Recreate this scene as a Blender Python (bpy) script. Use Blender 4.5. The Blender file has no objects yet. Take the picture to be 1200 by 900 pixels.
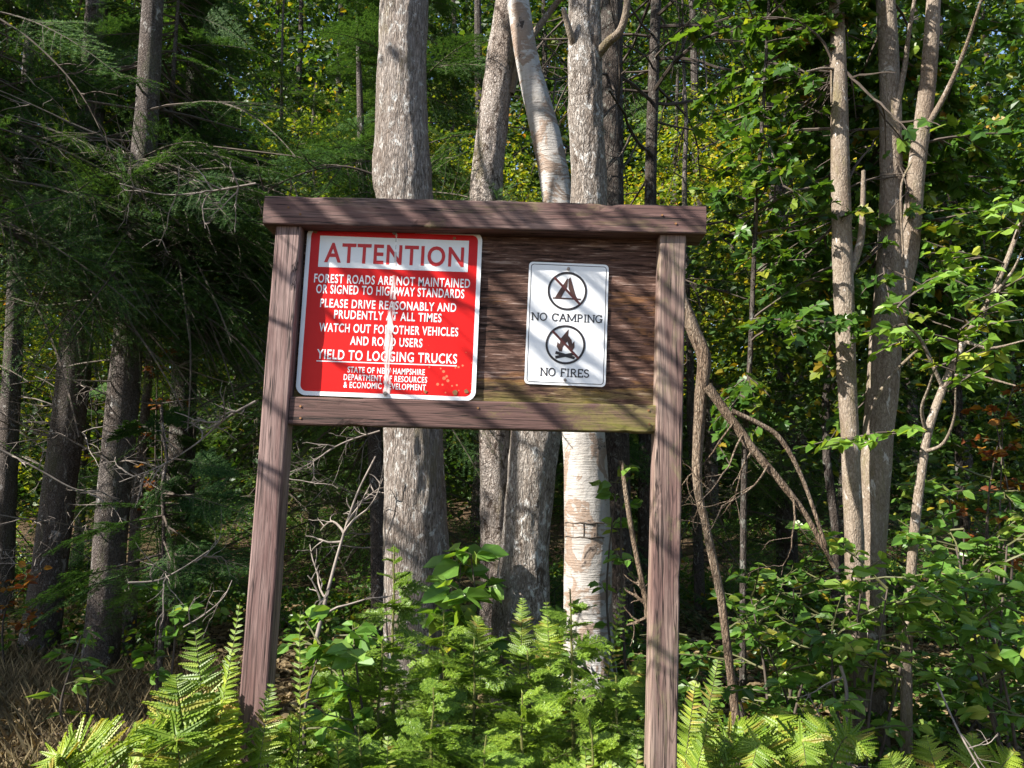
import bpy, math
import numpy as np
from mathutils import Vector

# ------------------------------------------------------------------ camera, sky, sun, exposure
sc = bpy.context.scene
COL = sc.collection
rng = np.random.default_rng(11)
R = math.radians
PITCH, EYE, FPX = R(7.5), 1.6, 901.0
cam_d = bpy.data.cameras.new('camera')
cam = bpy.data.objects.new('camera', cam_d)
COL.objects.link(cam)
cam.location = (0, 0, EYE)
cam.rotation_euler = (R(90) + PITCH, 0, 0)
cam_d.sensor_width = 36.0
cam_d.lens = 36.0 * FPX / 1200.0
cam_d.clip_start = 0.05
cam_d.clip_end = 500
sc.camera = cam

SUN_EL, SUN_AZ = R(38), R(-116)            # azimuth clockwise from the view direction
SUN = np.array([math.sin(SUN_AZ) * math.cos(SUN_EL), math.cos(SUN_AZ) * math.cos(SUN_EL), math.sin(SUN_EL)])
wd = bpy.data.worlds.new('World')
sc.world = wd
wd.use_nodes = True
sky = wd.node_tree.nodes.new('ShaderNodeTexSky')
sky.sky_type = 'NISHITA'
sky.sun_disc = False
sky.sun_elevation = SUN_EL
sky.sun_rotation = SUN_AZ % (2 * math.pi)
wd.node_tree.links.new(sky.outputs[0], wd.node_tree.nodes['Background'].inputs[0])
wd.node_tree.nodes['Background'].inputs[1].default_value = 0.09
sun_d = bpy.data.lights.new('sun', 'SUN')
sun_d.energy = 5.0
sun_d.angle = R(0.5)
sun_d.color = (1.0, 0.95, 0.86)
sun_o = bpy.data.objects.new('sun', sun_d)
COL.objects.link(sun_o)
sun_o.rotation_euler = Vector(-SUN).to_track_quat('-Z', 'Y').to_euler()
vs = sc.view_settings
vs.view_transform = 'Standard'
vs.look = 'None'
vs.gamma = 1.0
vs.use_curve_mapping = False
vs.exposure = 1.68
cy = sc.cycles
cy.max_bounces = 7
cy.diffuse_bounces = 4
cy.glossy_bounces = 2
cy.transmission_bounces = 4
cy.transparent_max_bounces = 6
cy.use_denoising = True
cy.sample_clamp_indirect = 6
cy.caustics_reflective = False
cy.caustics_refractive = False

# ------------------------------------------------------------------ helpers
def at(px, py, Y):
    """point of the place seen at a pixel of the 1200x900 photograph, at depth Y"""
    a, b = (px - 600) / FPX, (450 - py) / FPX
    d = np.array([a, math.cos(PITCH) - b * math.sin(PITCH), math.sin(PITCH) + b * math.cos(PITCH)])
    return np.array([0, 0, EYE]) + d * (Y / d[1])

def nrm(a):
    a = np.asarray(a, float)
    return a / np.maximum(np.linalg.norm(a, axis=-1, keepdims=True), 1e-9)

_nk = np.random.default_rng(5).normal(size=(10, 3))
_np = np.random.default_rng(6).uniform(0, 6.28, 10)
def noise(P, f):
    P = np.asarray(P, float) * f
    s = 0
    for i in range(10):
        s = s + np.sin(P @ (_nk[i] * (1 + .25 * i)) + _np[i]) / (1 + .2 * i)
    return s / 4.0

def gz(x, y):
    x = np.asarray(x, float); y = np.asarray(y, float)
    return .05 * np.sin(x * .9 + 1) * np.cos(y * .7) + .03 * np.sin(x * 2.3 + y * 1.7) + .015 * np.clip(y - 4, 0, 30) + .20 * np.clip(y - 13, 0, 60)

def set_props(o, label=None, cat=None, group=None, kind=None):
    if label: o['label'] = label
    if cat: o['category'] = cat
    if group: o['group'] = group
    if kind: o['kind'] = kind
    return o

def thing(name, label, cat, loc, group=None, roty=0.0, rotz=0.0):
    o = bpy.data.objects.new(name, None)
    COL.objects.link(o)
    o.empty_display_size = .1
    o.location = tuple(float(v) for v in loc)
    o.rotation_euler = (0, roty, rotz)
    return set_props(o, label, cat, group)

class Geo:
    def __init__(self):
        self.V, self.F, self.n = [], [], 0
    def add(self, V, F, mi=0):
        V = np.asarray(V, float).reshape(-1, 3)
        F = np.asarray(F, np.int64)
        self.V.append(V)
        self.F.append((F + self.n, mi))
        self.n += len(V)
    def mesh(self, name, mats, origin=(0, 0, 0), smooth=False):
        V = np.concatenate(self.V) - np.asarray(origin, float)
        me = bpy.data.meshes.new(name)
        me.vertices.add(len(V))
        me.vertices.foreach_set('co', V.astype(np.float32).ravel())
        loops = np.concatenate([F.ravel() for F, _ in self.F])
        tot = np.concatenate([np.full(len(F), F.shape[1]) for F, _ in self.F])
        mi = np.concatenate([np.full(len(F), m) for F, m in self.F])
        start = np.concatenate([[0], np.cumsum(tot)[:-1]])
        me.loops.add(len(loops))
        me.loops.foreach_set('vertex_index', loops.astype(np.int32))
        me.polygons.add(len(tot))
        me.polygons.foreach_set('loop_start', start.astype(np.int32))
        me.polygons.foreach_set('material_index', mi.astype(np.int32))
        me.polygons.foreach_set('use_smooth', np.full(len(tot), bool(smooth)))
        for m in mats: me.materials.append(m)
        me.update(calc_edges=True)
        return me
    def build(self, name, mats, parent=None, smooth=False, local=False):
        if not isinstance(mats, (list, tuple)): mats = [mats]
        org = (0, 0, 0) if (local or parent is None) else parent.matrix_basis.translation
        if parent is not None and not local and parent.parent is not None:
            org = Vector(org) + parent.parent.matrix_basis.translation
        o = bpy.data.objects.new(name, self.mesh(name, mats, org, smooth))
        COL.objects.link(o)
        if parent is not None: o.parent = parent
        return o

def spline(P, n=6):
    P = np.asarray(P, float)
    if len(P) < 3:
        t = np.linspace(0, 1, n + 1)[:, None]
        return P[0] * (1 - t) + P[-1] * t
    Q = np.vstack([2 * P[0] - P[1], P, 2 * P[-1] - P[-2]])
    out = []
    for i in range(1, len(Q) - 2):
        t = np.linspace(0, 1, n, endpoint=False)[:, None]
        p0, p1, p2, p3 = Q[i - 1], Q[i], Q[i + 1], Q[i + 2]
        out.append(.5 * ((2 * p1) + (p2 - p0) * t + (2 * p0 - 5 * p1 + 4 * p2 - p3) * t ** 2 + (3 * p1 - p0 - 3 * p2 + p3) * t ** 3))
    return np.vstack(out + [P[-1][None]])

def tube(g, P, rad, sides=8, mi=0, rough=0.0, rf=6.0, cap=True, ridge=0.0):
    P = np.asarray(P, float)
    m = len(P)
    rad = np.broadcast_to(np.asarray(rad, float), (m,))
    T = nrm(np.gradient(P, axis=0))
    u = np.cross(T[0], [0.3, 1, .1]); u = nrm(u)
    U = np.zeros((m, 3))
    for i in range(m):
        u = nrm(u - T[i] * np.dot(u, T[i])); U[i] = u
    W = np.cross(T, U)
    a = np.linspace(0, 2 * math.pi, sides, endpoint=False)
    D = U[:, None] * np.cos(a)[None, :, None] + W[:, None] * np.sin(a)[None, :, None]
    rr = np.repeat(rad[:, None], sides, 1)
    V = P[:, None] + D * rr[..., None]
    if rough:
        k = 1 + rough * noise((V * [1, 1, .45]).reshape(-1, 3), rf).reshape(m, sides) + rough * .5 * noise((V * [1, 1, .25]).reshape(-1, 3), rf * 5).reshape(m, sides)
        V = P[:, None] + D * (rr * k)[..., None]
    if ridge:
        q = (V * [1, 1, .16]).reshape(-1, 3)
        V = V - D * (ridge * np.clip(1 - 2.2 * np.abs(noise(q, 26)), 0, 1) + ridge * .5 * noise(q * [1, 1, 2.2], 50)).reshape(m, sides)[..., None]
    i = np.arange(m - 1)[:, None] * sides
    j = np.arange(sides)[None]
    F = np.stack([i + j, i + (j + 1) % sides, i + sides + (j + 1) % sides, i + sides + j], -1).reshape(-1, 4)
    g.add(V, F, mi)
    if cap:
        base = np.vstack([V[-1], P[-1] + T[-1] * rad[-1] * .5])
        g.add(base, [[k, (k + 1) % sides, sides] for k in range(sides)], mi)

OVAL = (np.array([[0, 0, 0], [.28, .5, .10], [.68, .40, .08], [1, 0, -.10], [.68, -.40, .08], [.28, -.5, .10]]), [np.array([[0, 1, 2, 3], [0, 3, 4, 5]])])
LANCE = (np.array([[0, 0, 0], [.35, .5, .05], [1, 0, -.05], [.35, -.5, .05]]), [np.array([[0, 1, 2], [0, 2, 3]])])
_b = [(0, 0, 0), (-.10, .28, .05), (.12, .52, .10), (.24, .34, .07), (.50, .62, .06), (.54, .30, .05), (.72, .26, .02), (1.0, 0, -.12)]
_mv = np.array(_b + [(x, -y, z) for x, y, z in _b[1:-1]][::-1])
MAPLE = (_mv, [np.array([[0, 1, 2, 3], [0, 3, 4, 5], [0, 5, 6, 7]]), np.array([[0, 7, 8, 9], [0, 9, 10, 11], [0, 11, 12, 13]])])
NEEDLE = (np.array([[0, -.5, 0], [1, 0, 0], [0, .5, 0]]), [np.array([[0, 1, 2]])])

def leaves(g, P, D, N, L, W, shape=OVAL, mi=0):
    n = len(P)
    D = nrm(D)
    S = nrm(np.cross(N, D))
    N = np.cross(D, S)
    L = np.broadcast_to(L, (n,))[:, None, None]
    W = np.broadcast_to(W, (n,))[:, None, None]
    T, FF = shape
    V = P[:, None] + L * T[None, :, 0:1] * D[:, None] + W * T[None, :, 1:2] * S[:, None] + L * T[None, :, 2:3] * N[:, None]
    k = len(T)
    base = (np.arange(n) * k)[:, None, None]
    n0 = g.n
    g.V.append(V.reshape(-1, 3)); g.n += n * k
    for F in FF:
        g.F.append(((base + F[None]).reshape(-1, F.shape[1]) + n0, mi))

# ---- materials
def mat(name, rough=.7, spec=.3):
    m = bpy.data.materials.new(name)
    m.use_nodes = True
    nt = m.node_tree
    b = nt.nodes['Principled BSDF']
    b.inputs['Roughness'].default_value = rough
    b.inputs['Specular IOR Level'].default_value = spec
    return m, nt, b

def N(nt, t, **kw):
    n = nt.nodes.new('ShaderNode' + t)
    for k, v in kw.items():
        if k in ('operation', 'feature', 'blend_type', 'data_type', 'distance', 'noise_dimensions', 'vector_type'): setattr(n, k, v)
        else: n.inputs[k].default_value = v
    return n

def ramp(nt, src, stops, interp='LINEAR'):
    r = nt.nodes.new('ShaderNodeValToRGB')
    e = r.color_ramp.elements
    r.color_ramp.interpolation = interp
    while len(e) < len(stops): e.new(.5)
    for k, (p, c) in enumerate(stops):
        e[k].position = p
        e[k].color = (*c, 1) if len(c) == 3 else c
    nt.links.new(src, r.inputs[0])
    return r.outputs[0]

def coords(nt, scale, rot=(0, 0, 0), kind='Object'):
    t = nt.nodes.new('ShaderNodeTexCoord')
    mp = nt.nodes.new('ShaderNodeMapping')
    mp.inputs['Scale'].default_value = scale
    mp.inputs['Rotation'].default_value = rot
    nt.links.new(t.outputs[kind], mp.inputs[0])
    return mp.outputs[0]

def noise_n(nt, vec, scale, detail=4, rough=.6, dist=0.0):
    n = N(nt, 'TexNoise', Scale=scale, Detail=detail, Roughness=rough, Distortion=dist)
    nt.links.new(vec, n.inputs['Vector'])
    return n.outputs['Fac']

def mixc(nt, fac, a, b, mode='MIX'):
    m = nt.nodes.new('ShaderNodeMix')
    m.data_type = 'RGBA'; m.blend_type = mode
    for s, v in ((0, fac), (6, a), (7, b)):
        if hasattr(v, 'links'): nt.links.new(v, m.inputs[s])
        elif s == 0: m.inputs[0].default_value = v
        else: m.inputs[s].default_value = (*v, 1)
    return m.outputs[2]

def bump(nt, b, h, strength=.5, dist=.01):
    n = N(nt, 'Bump', Strength=strength, Distance=dist)
    nt.links.new(h, n.inputs['Height'])
    nt.links.new(n.outputs[0], b.inputs['Normal'])

def math_n(nt, op, a, b=None):
    n = nt.nodes.new('ShaderNodeMath'); n.operation = op
    for i, v in enumerate((a, b)):
        if v is None: continue
        if hasattr(v, 'links'): nt.links.new(v, n.inputs[i])
        else: n.inputs[i].default_value = v
    return n.outputs[0]

def leaf_mat(name, stops, trans=.4, rough=.45, tint=(1.5, 1.35, .45), spec=.35):
    m, nt, b = mat(name, rough, spec)
    g = nt.nodes.new('ShaderNodeNewGeometry')
    c = ramp(nt, g.outputs['Random Per Island'], stops)
    oi = nt.nodes.new('ShaderNodeObjectInfo')
    c = mixc(nt, 1.0, c, ramp(nt, oi.outputs['Random'], [(0, (.72, .76, .75)), (.5, (1, 1, 1)), (1, (1.22, 1.10, .95))]), 'MULTIPLY')
    nt.links.new(c, b.inputs['Base Color'])
    t = nt.nodes.new('ShaderNodeBsdfTranslucent')
    nt.links.new(mixc(nt, 1.0, c, tint, 'MULTIPLY'), t.inputs['Color'])
    mx = nt.nodes.new('ShaderNodeMixShader')
    mx.inputs[0].default_value = trans
    nt.links.new(b.outputs[0], mx.inputs[1]); nt.links.new(t.outputs[0], mx.inputs[2])
    nt.links.new(mx.outputs[0], nt.nodes['Material Output'].inputs[0])
    return m

def bark_mat(name, dark, light, ridge=(34, 34, 6), patch=None, patch_at=.62, bstr=.9, moss=None, crack=(.22, .19, .17), lichen=None):
    m, nt, b = mat(name, .9, .15)
    v = coords(nt, ridge)
    vo = N(nt, 'TexVoronoi', Scale=1.0); vo.feature = 'DISTANCE_TO_EDGE'
    n1 = nt.nodes.new('ShaderNodeVectorMath'); n1.operation = 'ADD'
    nz = N(nt, 'TexNoise', Scale=1.1, Detail=4); nt.links.new(v, nz.inputs['Vector'])
    sc2 = nt.nodes.new('ShaderNodeVectorMath'); sc2.operation = 'SCALE'; sc2.inputs['Scale'].default_value = 1.8
    nt.links.new(nz.outputs['Color'], sc2.inputs[0])
    nt.links.new(v, n1.inputs[0]); nt.links.new(sc2.outputs[0], n1.inputs[1])
    nt.links.new(n1.outputs[0], vo.inputs['Vector'])
    nf = noise_n(nt, v, 2.2, 7, .75)
    mid = tuple((a + c) / 2 for a, c in zip(dark, light))
    c = ramp(nt, nf, [(.34, dark), (.5, mid), (.64, light)])
    # broad stains, darker and browner, from base to top
    big = noise_n(nt, coords(nt, (4, 4, 1.3)), 1.0, 6, .7, .8)
    c = mixc(nt, ramp(nt, big, [(.40, (.75, .75, .75)), (.56, (0, 0, 0))]), c, tuple(x * f for x, f in zip(mid, (.62, .55, .50))))
    cr = ramp(nt, vo.outputs['Distance'], [(0, crack), (.05, tuple(.5 + x / 2 for x in crack)), (.14, (1, 1, 1))])
    amt = noise_n(nt, coords(nt, (9, 9, 3), (.4, 0, 0)), 1.0, 4, .6)
    c = mixc(nt, ramp(nt, amt, [(.35, (.25, .25, .25)), (.6, (1, 1, 1))]), c, mixc(nt, 1.0, c, cr, 'MULTIPLY'))
    if lichen:
        lf = noise_n(nt, coords(nt, (19, 19, 13), (0, .7, 1)), 1.0, 6, .7, .4)
        c = mixc(nt, ramp(nt, lf, [(.56, (0, 0, 0)), (.62, (.85, .85, .85))]), c, lichen)
    if patch:
        pf = noise_n(nt, coords(nt, (13, 13, 8), (0, 0, 1)), 1.0, 7, .7, .6)
        c = mixc(nt, ramp(nt, pf, [(patch_at, (0, 0, 0)), (patch_at + .05, (.9, .9, .9))]), c, patch)
    if moss:
        mf = noise_n(nt, coords(nt, (6, 6, 1.6), (1, 0, 0)), 1.0, 6, .75)
        c = mixc(nt, ramp(nt, mf, [(.54, (0, 0, 0)), (.68, (.7, .7, .7))]), c, moss)
    nt.links.new(c, b.inputs['Base Color'])
    h = math_n(nt, 'ADD', math_n(nt, 'MULTIPLY', math_n(nt, 'MINIMUM', vo.outputs['Distance'], .25), 2.4), nf)
    bump(nt, b, h, bstr, .022)
    return m

def birch_mat():
    m, nt, b = mat('birch_bark', .65, .25)
    f1 = noise_n(nt, coords(nt, (6, 6, 70)), 1.0, 5, .65)
    f2 = noise_n(nt, coords(nt, (3.4, 3.4, 4.6), (0, 0, .5)), 1.0, 7, .65, .9)
    f3 = noise_n(nt, coords(nt, (16, 16, 3)), 1.0, 5, .65)
    f4 = noise_n(nt, coords(nt, (2.2, 2.2, 1.1), (.2, .1, 0)), 1.0, 4, .6)
    c = ramp(nt, f3, [(.3, (.32, .30, .285)), (.55, (.42, .40, .385)), (.75, (.50, .48, .465))])
    c = mixc(nt, ramp(nt, f4, [(.42, (.7, .7, .7)), (.58, (0, 0, 0))]), c, (.27, .245, .22))
    c = mixc(nt, ramp(nt, f1, [(.61, (0, 0, 0)), (.68, (.85, .85, .85))]), c, (.12, .09, .075))
    c = mixc(nt, ramp(nt, f2, [(.51, (0, 0, 0)), (.54, (.9, .9, .9)), (.60, (.9, .9, .9)), (.66, (.4, .4, .4))]), c, (.22, .155, .115))
    c = mixc(nt, ramp(nt, f2, [(.63, (0, 0, 0)), (.655, (1, 1, 1))]), c, (.05, .036, .03))
    nt.links.new(c, b.inputs['Base Color'])
    bump(nt, b, math_n(nt, 'ADD', f1, math_n(nt, 'MULTIPLY', f2, 2.0)), .9, .015)
    return m

def wood_mat(name, axis, base, worn, dark, moss=None, moss_amt=.6, worn_at=.5, moss_x=None):
    """painted timber with the grain along local axis 0, 1 or 2"""
    m, nt, b = mat(name, .75, .25)
    s = [38.0, 38.0, 38.0]; s[axis] = 1.6
    v = coords(nt, s)
    g1 = noise_n(nt, v, 1.0, 6, .65, .25)
    s2 = [110.0, 110.0, 110.0]; s2[axis] = 2.2
    g2 = noise_n(nt, coords(nt, s2), 1.0, 4, .6, .3)
    s3 = [9.0, 9.0, 9.0]; s3[axis] = 1.3
    g3 = noise_n(nt, coords(nt, s3, (.3, .2, .1)), 1.0, 5, .7, .5)
    c = ramp(nt, g1, [(.32, dark), (.45, base), (.62, base), (.75, worn)])
    c = mixc(nt, ramp(nt, g3, [(worn_at - .08, (0, 0, 0)), (worn_at + .18, (.85, .85, .85))]), c, worn)
    c = mixc(nt, ramp(nt, g2, [(.36, (.85, .85, .85)), (.42, (0, 0, 0))]), c, dark)
    # growth-ring figure and drying checks along the grain
    s4 = [13.0, 13.0, 13.0]; s4[axis] = .9
    fig = noise_n(nt, coords(nt, s4, (.15, .1, .05)), 1.0, 3, .5, .4)
    ln = math_n(nt, 'SINE', math_n(nt, 'MULTIPLY', fig, 85.0))
    c = mixc(nt, ramp(nt, ln, [(.55, (0, 0, 0)), (.95, (.5, .5, .5))]), c, dark)
    s5 = [26.0, 26.0, 26.0]; s5[axis] = .55
    ck = noise_n(nt, coords(nt, s5, (.05, .2, .15)), 1.0, 4, .55)
    chk = ramp(nt, math_n(nt, 'ABSOLUTE', math_n(nt, 'SUBTRACT', ck, .5)), [(.004, (.95, .95, .95)), (.012, (0, 0, 0))])
    c = mixc(nt, chk, c, tuple(x * .35 for x in dark))
    if moss:
        ms = [9.0, 9.0, 9.0]; ms[axis] = 3.5
        mf = noise_n(nt, coords(nt, ms), 1.0, 9, .8, .5)
        if moss_x is not None:
            tcx = nt.nodes.new('ShaderNodeTexCoord'); sx = nt.nodes.new('ShaderNodeSeparateXYZ')
            nt.links.new(tcx.outputs['Object'], sx.inputs[0])
            mf = math_n(nt, 'ADD', mf, math_n(nt, 'MULTIPLY', math_n(nt, 'MAXIMUM', math_n(nt, 'SUBTRACT', sx.outputs['X'], moss_x), -.3), .30))
        c = mixc(nt, ramp(nt, mf, [(moss_amt - .08, (0, 0, 0)), (moss_amt + .16, (.85, .85, .85))]), c, moss)
    nt.links.new(c, b.inputs['Base Color'])
    bump(nt, b, math_n(nt, 'ADD', g1, math_n(nt, 'MULTIPLY', g2, .6)), .55, .006)
    return m

def plain(name, col, rough=.5, spec=.4, var=.0, metal=0.0):
    m, nt, b = mat(name, rough, spec)
    b.inputs['Base Color'].default_value = (*col, 1)
    b.inputs['Metallic'].default_value = metal
    if var:
        f = noise_n(nt, coords(nt, (9, 9, 9)), 1.0, 6, .7)
        c = ramp(nt, f, [(.3, tuple(x * (1 - var) for x in col)), (.7, tuple(min(1, x * (1 + var)) for x in col))])
        nt.links.new(c, b.inputs['Base Color'])
    return m

M_MAPLE = bark_mat('grey_maple_bark', (.13, .10, .082), (.46, .41, .375), (62, 62, 9), moss=(.19, .16, .10), lichen=(.50, .49, .47))
M_MAPLE2 = bark_mat('lichened_maple_bark', (.13, .10, .08), (.48, .44, .40), (58, 58, 17), patch=(.075, .055, .042), patch_at=.58, lichen=(.55, .54, .52))
M_SCALY = bark_mat('scaly_brown_bark', (.17, .125, .10), (.60, .55, .51), (52, 52, 24), patch=(.05, .033, .025), patch_at=.55, moss=(.17, .14, .06))
M_FIRBARK = bark_mat('fir_bark', (.075, .062, .056), (.23, .20, .185), (50, 50, 30), patch=(.42, .40, .38), patch_at=.59, moss=(.10, .10, .06))
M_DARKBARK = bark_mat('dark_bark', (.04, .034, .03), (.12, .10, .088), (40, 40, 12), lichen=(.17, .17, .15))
M_YOUNG = bark_mat('mottled_young_bark', (.13, .10, .075), (.32, .27, .22), (58, 58, 22), patch=(.44, .41, .38), patch_at=.60, bstr=.5, moss=(.13, .11, .05), crack=(.5, .46, .42))
M_DEADWOOD = bark_mat('dead_wood', (.13, .08, .05), (.36, .29, .22), (60, 60, 16), patch=(.05, .03, .02), patch_at=.60)
M_TWIG = plain('dead_twig', (.19, .16, .14), .85, .2, .5)
M_TWIGD = plain('dark_twig', (.07, .055, .045), .85, .2, .4)
M_BIRCH = birch_mat()
M_STEM = plain('green_stem', (.075, .075, .03), .6, .3, .3)
L_FIR = leaf_mat('fir_needles', [(0, (.026, .064, .022)), (.5, (.046, .105, .030)), (.85, (.075, .15, .036)), (1, (.12, .20, .045))], .3, .6, (1.15, 1.15, .55), .08)
L_YFIR = leaf_mat('young_fir_needles', [(0, (.075, .15, .022)), (.5, (.15, .25, .032)), (1, (.26, .37, .05))], .4, .36, (1.2, 1.2, .5))
L_MAPLE = leaf_mat('maple_leaves', [(0, (.035, .085, .016)), (.45, (.06, .135, .022)), (.85, (.10, .19, .03)), (.97, (.20, .24, .03)), (1, (.34, .19, .02))], .45, .36)
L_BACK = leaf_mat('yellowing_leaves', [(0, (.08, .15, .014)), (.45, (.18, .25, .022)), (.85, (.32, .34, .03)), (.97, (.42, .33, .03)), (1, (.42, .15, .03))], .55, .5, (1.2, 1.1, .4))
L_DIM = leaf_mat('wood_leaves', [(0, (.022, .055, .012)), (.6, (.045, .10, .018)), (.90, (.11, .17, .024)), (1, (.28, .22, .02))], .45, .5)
L_BEECH = leaf_mat('shrub_leaves', [(0, (.07, .16, .024)), (.5, (.12, .24, .04)), (.9, (.19, .31, .06)), (1, (.33, .32, .06))], .42, .34)
L_FERN = leaf_mat('fern_green', [(0, (.12, .21, .02)), (.55, (.21, .31, .03)), (.93, (.32, .39, .05)), (1, (.30, .20, .05))], .45, .45, (1.15, 1.1, .4))
L_RUST = leaf_mat('rust_leaves', [(0, (.14, .045, .02)), (.5, (.26, .09, .02)), (1, (.34, .17, .02))], .45, .5, (1.2, .9, .5))
L_GRASS = leaf_mat('verge_grass', [(0, (.10, .11, .025)), (.5, (.20, .16, .06)), (1, (.30, .22, .10))], .35, .6, (1.1, 1, .6))
L_STRAW = leaf_mat('dry_grass', [(0, (.12, .085, .04)), (.5, (.22, .16, .085)), (1, (.32, .25, .13))], .3, .7, (1.1, 1, .6))

# ------------------------------------------------------------------ ground
def ground():
    xs = np.concatenate([np.linspace(-150, -14, 12), np.linspace(-13, 13, 105), np.linspace(14, 150, 12)])
    ys = np.concatenate([np.linspace(-60, -3, 10), np.linspace(-2.5, 24, 106), np.linspace(26, 250, 16)])
    X, Y = np.meshgrid(xs, ys)
    V = np.stack([X, Y, gz(X, Y) + .015 * noise(np.stack([X, Y, X * 0], -1).reshape(-1, 3), 3).reshape(X.shape)], -1)
    nx = len(xs)
    i = (np.arange(len(ys) - 1)[:, None] * nx + np.arange(nx - 1)[None]).ravel()
    g = Geo(); g.add(V, np.stack([i, i + 1, i + nx + 1, i + nx], -1))
    m, nt, b = mat('leaf_litter', .95, .1)
    f = noise_n(nt, coords(nt, (14, 14, 14)), 1.0, 8, .75)
    f2 = noise_n(nt, coords(nt, (1.1, 1.1, 1.1)), 1.0, 4, .6)
    c = ramp(nt, f, [(.3, (.025, .017, .011)), (.5, (.075, .05, .03)), (.7, (.15, .10, .06))])
    c = mixc(nt, ramp(nt, f2, [(.5, (0, 0, 0)), (.7, (.5, .5, .5))]), c, (.05, .06, .02))
    nt.links.new(c, b.inputs['Base Color'])
    bump(nt, b, f, 1.0, .04)
    o = g.build('ground', m, smooth=True)
    o['kind'] = 'structure'
ground()

# ------------------------------------------------------------------ the notice board
TAU = R(1.75)
YB = 2.83
XH = np.array([math.cos(TAU), 0, -math.sin(TAU)])
ZH = np.array([math.sin(TAU), 0, math.cos(TAU)])
BO = np.array([(at(290, 900, YB)[0] + at(777, 900, YB)[0]) / 2 - .03, YB, 0.0])
def loc(px, py, dy=0.0):
    p = at(px, py, YB + dy) - BO
    return np.array([p @ XH, dy, p @ ZH])

def beam(g, p0, p1, w, d, axis_w, axis_d, mi=0, chip=.004, seed=0, step=.025):
    """rough sawn timber from p0 to p1, rounded arrises with chips"""
    p0, p1 = np.asarray(p0, float), np.asarray(p1, float)
    L = np.linalg.norm(p1 - p0)
    m = max(4, int(L / step))
    A, B = np.asarray(axis_w, float), np.asarray(axis_d, float)
    T = (p1 - p0) / L
    c = .006
    sec = []
    for sx, sy in ((1, 1), (-1, 1), (-1, -1), (1, -1)):
        q = [(sx * (w / 2), sy * (d / 2 - c)), (sx * (w / 2 - c * .3), sy * (d / 2 - c * .3)), (sx * (w / 2 - c), sy * (d / 2))]
        sec += q if sx * sy > 0 else q[::-1]
    full = []
    for k in range(12):
        a, b2 = np.array(sec[k]), np.array(sec[(k + 1) % 12])
        full.append(a)
        if k % 3 == 2:
            for t in (.25, .5, .75): full.append(a * (1 - t) + b2 * t)
    S = np.array(full); ns = len(S)
    t = np.linspace(0, 1, m)
    P = p0[None] + (p1 - p0)[None] * t[:, None]
    V = P[:, None] + S[None, :, 0:1] * A + S[None, :, 1:2] * B
    nz = noise(V.reshape(-1, 3) * (1 - .85 * np.abs(T)) + seed * 3.1, 22).reshape(m, ns)
    nc = noise(V.reshape(-1, 3) + seed * 1.7, 14).reshape(m, ns)
    rad = S / np.linalg.norm(S, axis=1, keepdims=True)
    rv = rad[None, :, 0:1] * A + rad[None, :, 1:2] * B
    corner = np.array([1.0 if np.hypot(max(abs(s[0]) - w / 2 + .02, 0), max(abs(s[1]) - d / 2 + .02, 0)) > .02 else .0 for s in S])
    V = V + rv * (nz * .0013)[..., None] - rv * (np.clip(nc - .35, 0, 1) * chip * 2.4 * corner)[..., None]
    V[0] += T * (noise(V[0], 18) * .002)[:, None]; V[-1] += T * (noise(V[-1], 18) * .002)[:, None]
    i = np.arange(m - 1)[:, None] * ns; j = np.arange(ns)[None]
    g.add(V, np.stack([i + j, i + (j + 1) % ns, i + ns + (j + 1) % ns, i + ns + j], -1).reshape(-1, 4), mi)
    for ring, sgn in ((V[0], -1), (V[-1], 1)):
        cc = ring.mean(0) + T * sgn * .001
        q = np.vstack([ring, cc])
        f = [[k, (k + 1) % ns, ns] if sgn > 0 else [(k + 1) % ns, k, ns] for k in range(ns)]
        g.add(q, f, mi)

W_POST = wood_mat('post_paint', 2, (.122, .066, .060), (.27, .19, .172), (.035, .022, .02), worn_at=.50)
W_POST2 = wood_mat('weathered_post_paint', 2, (.130, .076, .066), (.27, .20, .165), (.035, .022, .02), moss=(.17, .17, .07), moss_amt=.60, worn_at=.46)
W_RAIL = wood_mat('rail_paint', 0, (.105, .058, .050), (.24, .165, .135), (.025, .016, .013), moss=(.19, .18, .035), moss_x=.30, moss_amt=.57, worn_at=.60)
W_CAP = wood_mat('cap_paint', 0, (.112, .062, .055), (.27, .19, .165), (.022, .014, .013), moss=(.17, .145, .06), moss_amt=.61, worn_at=.58)

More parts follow.
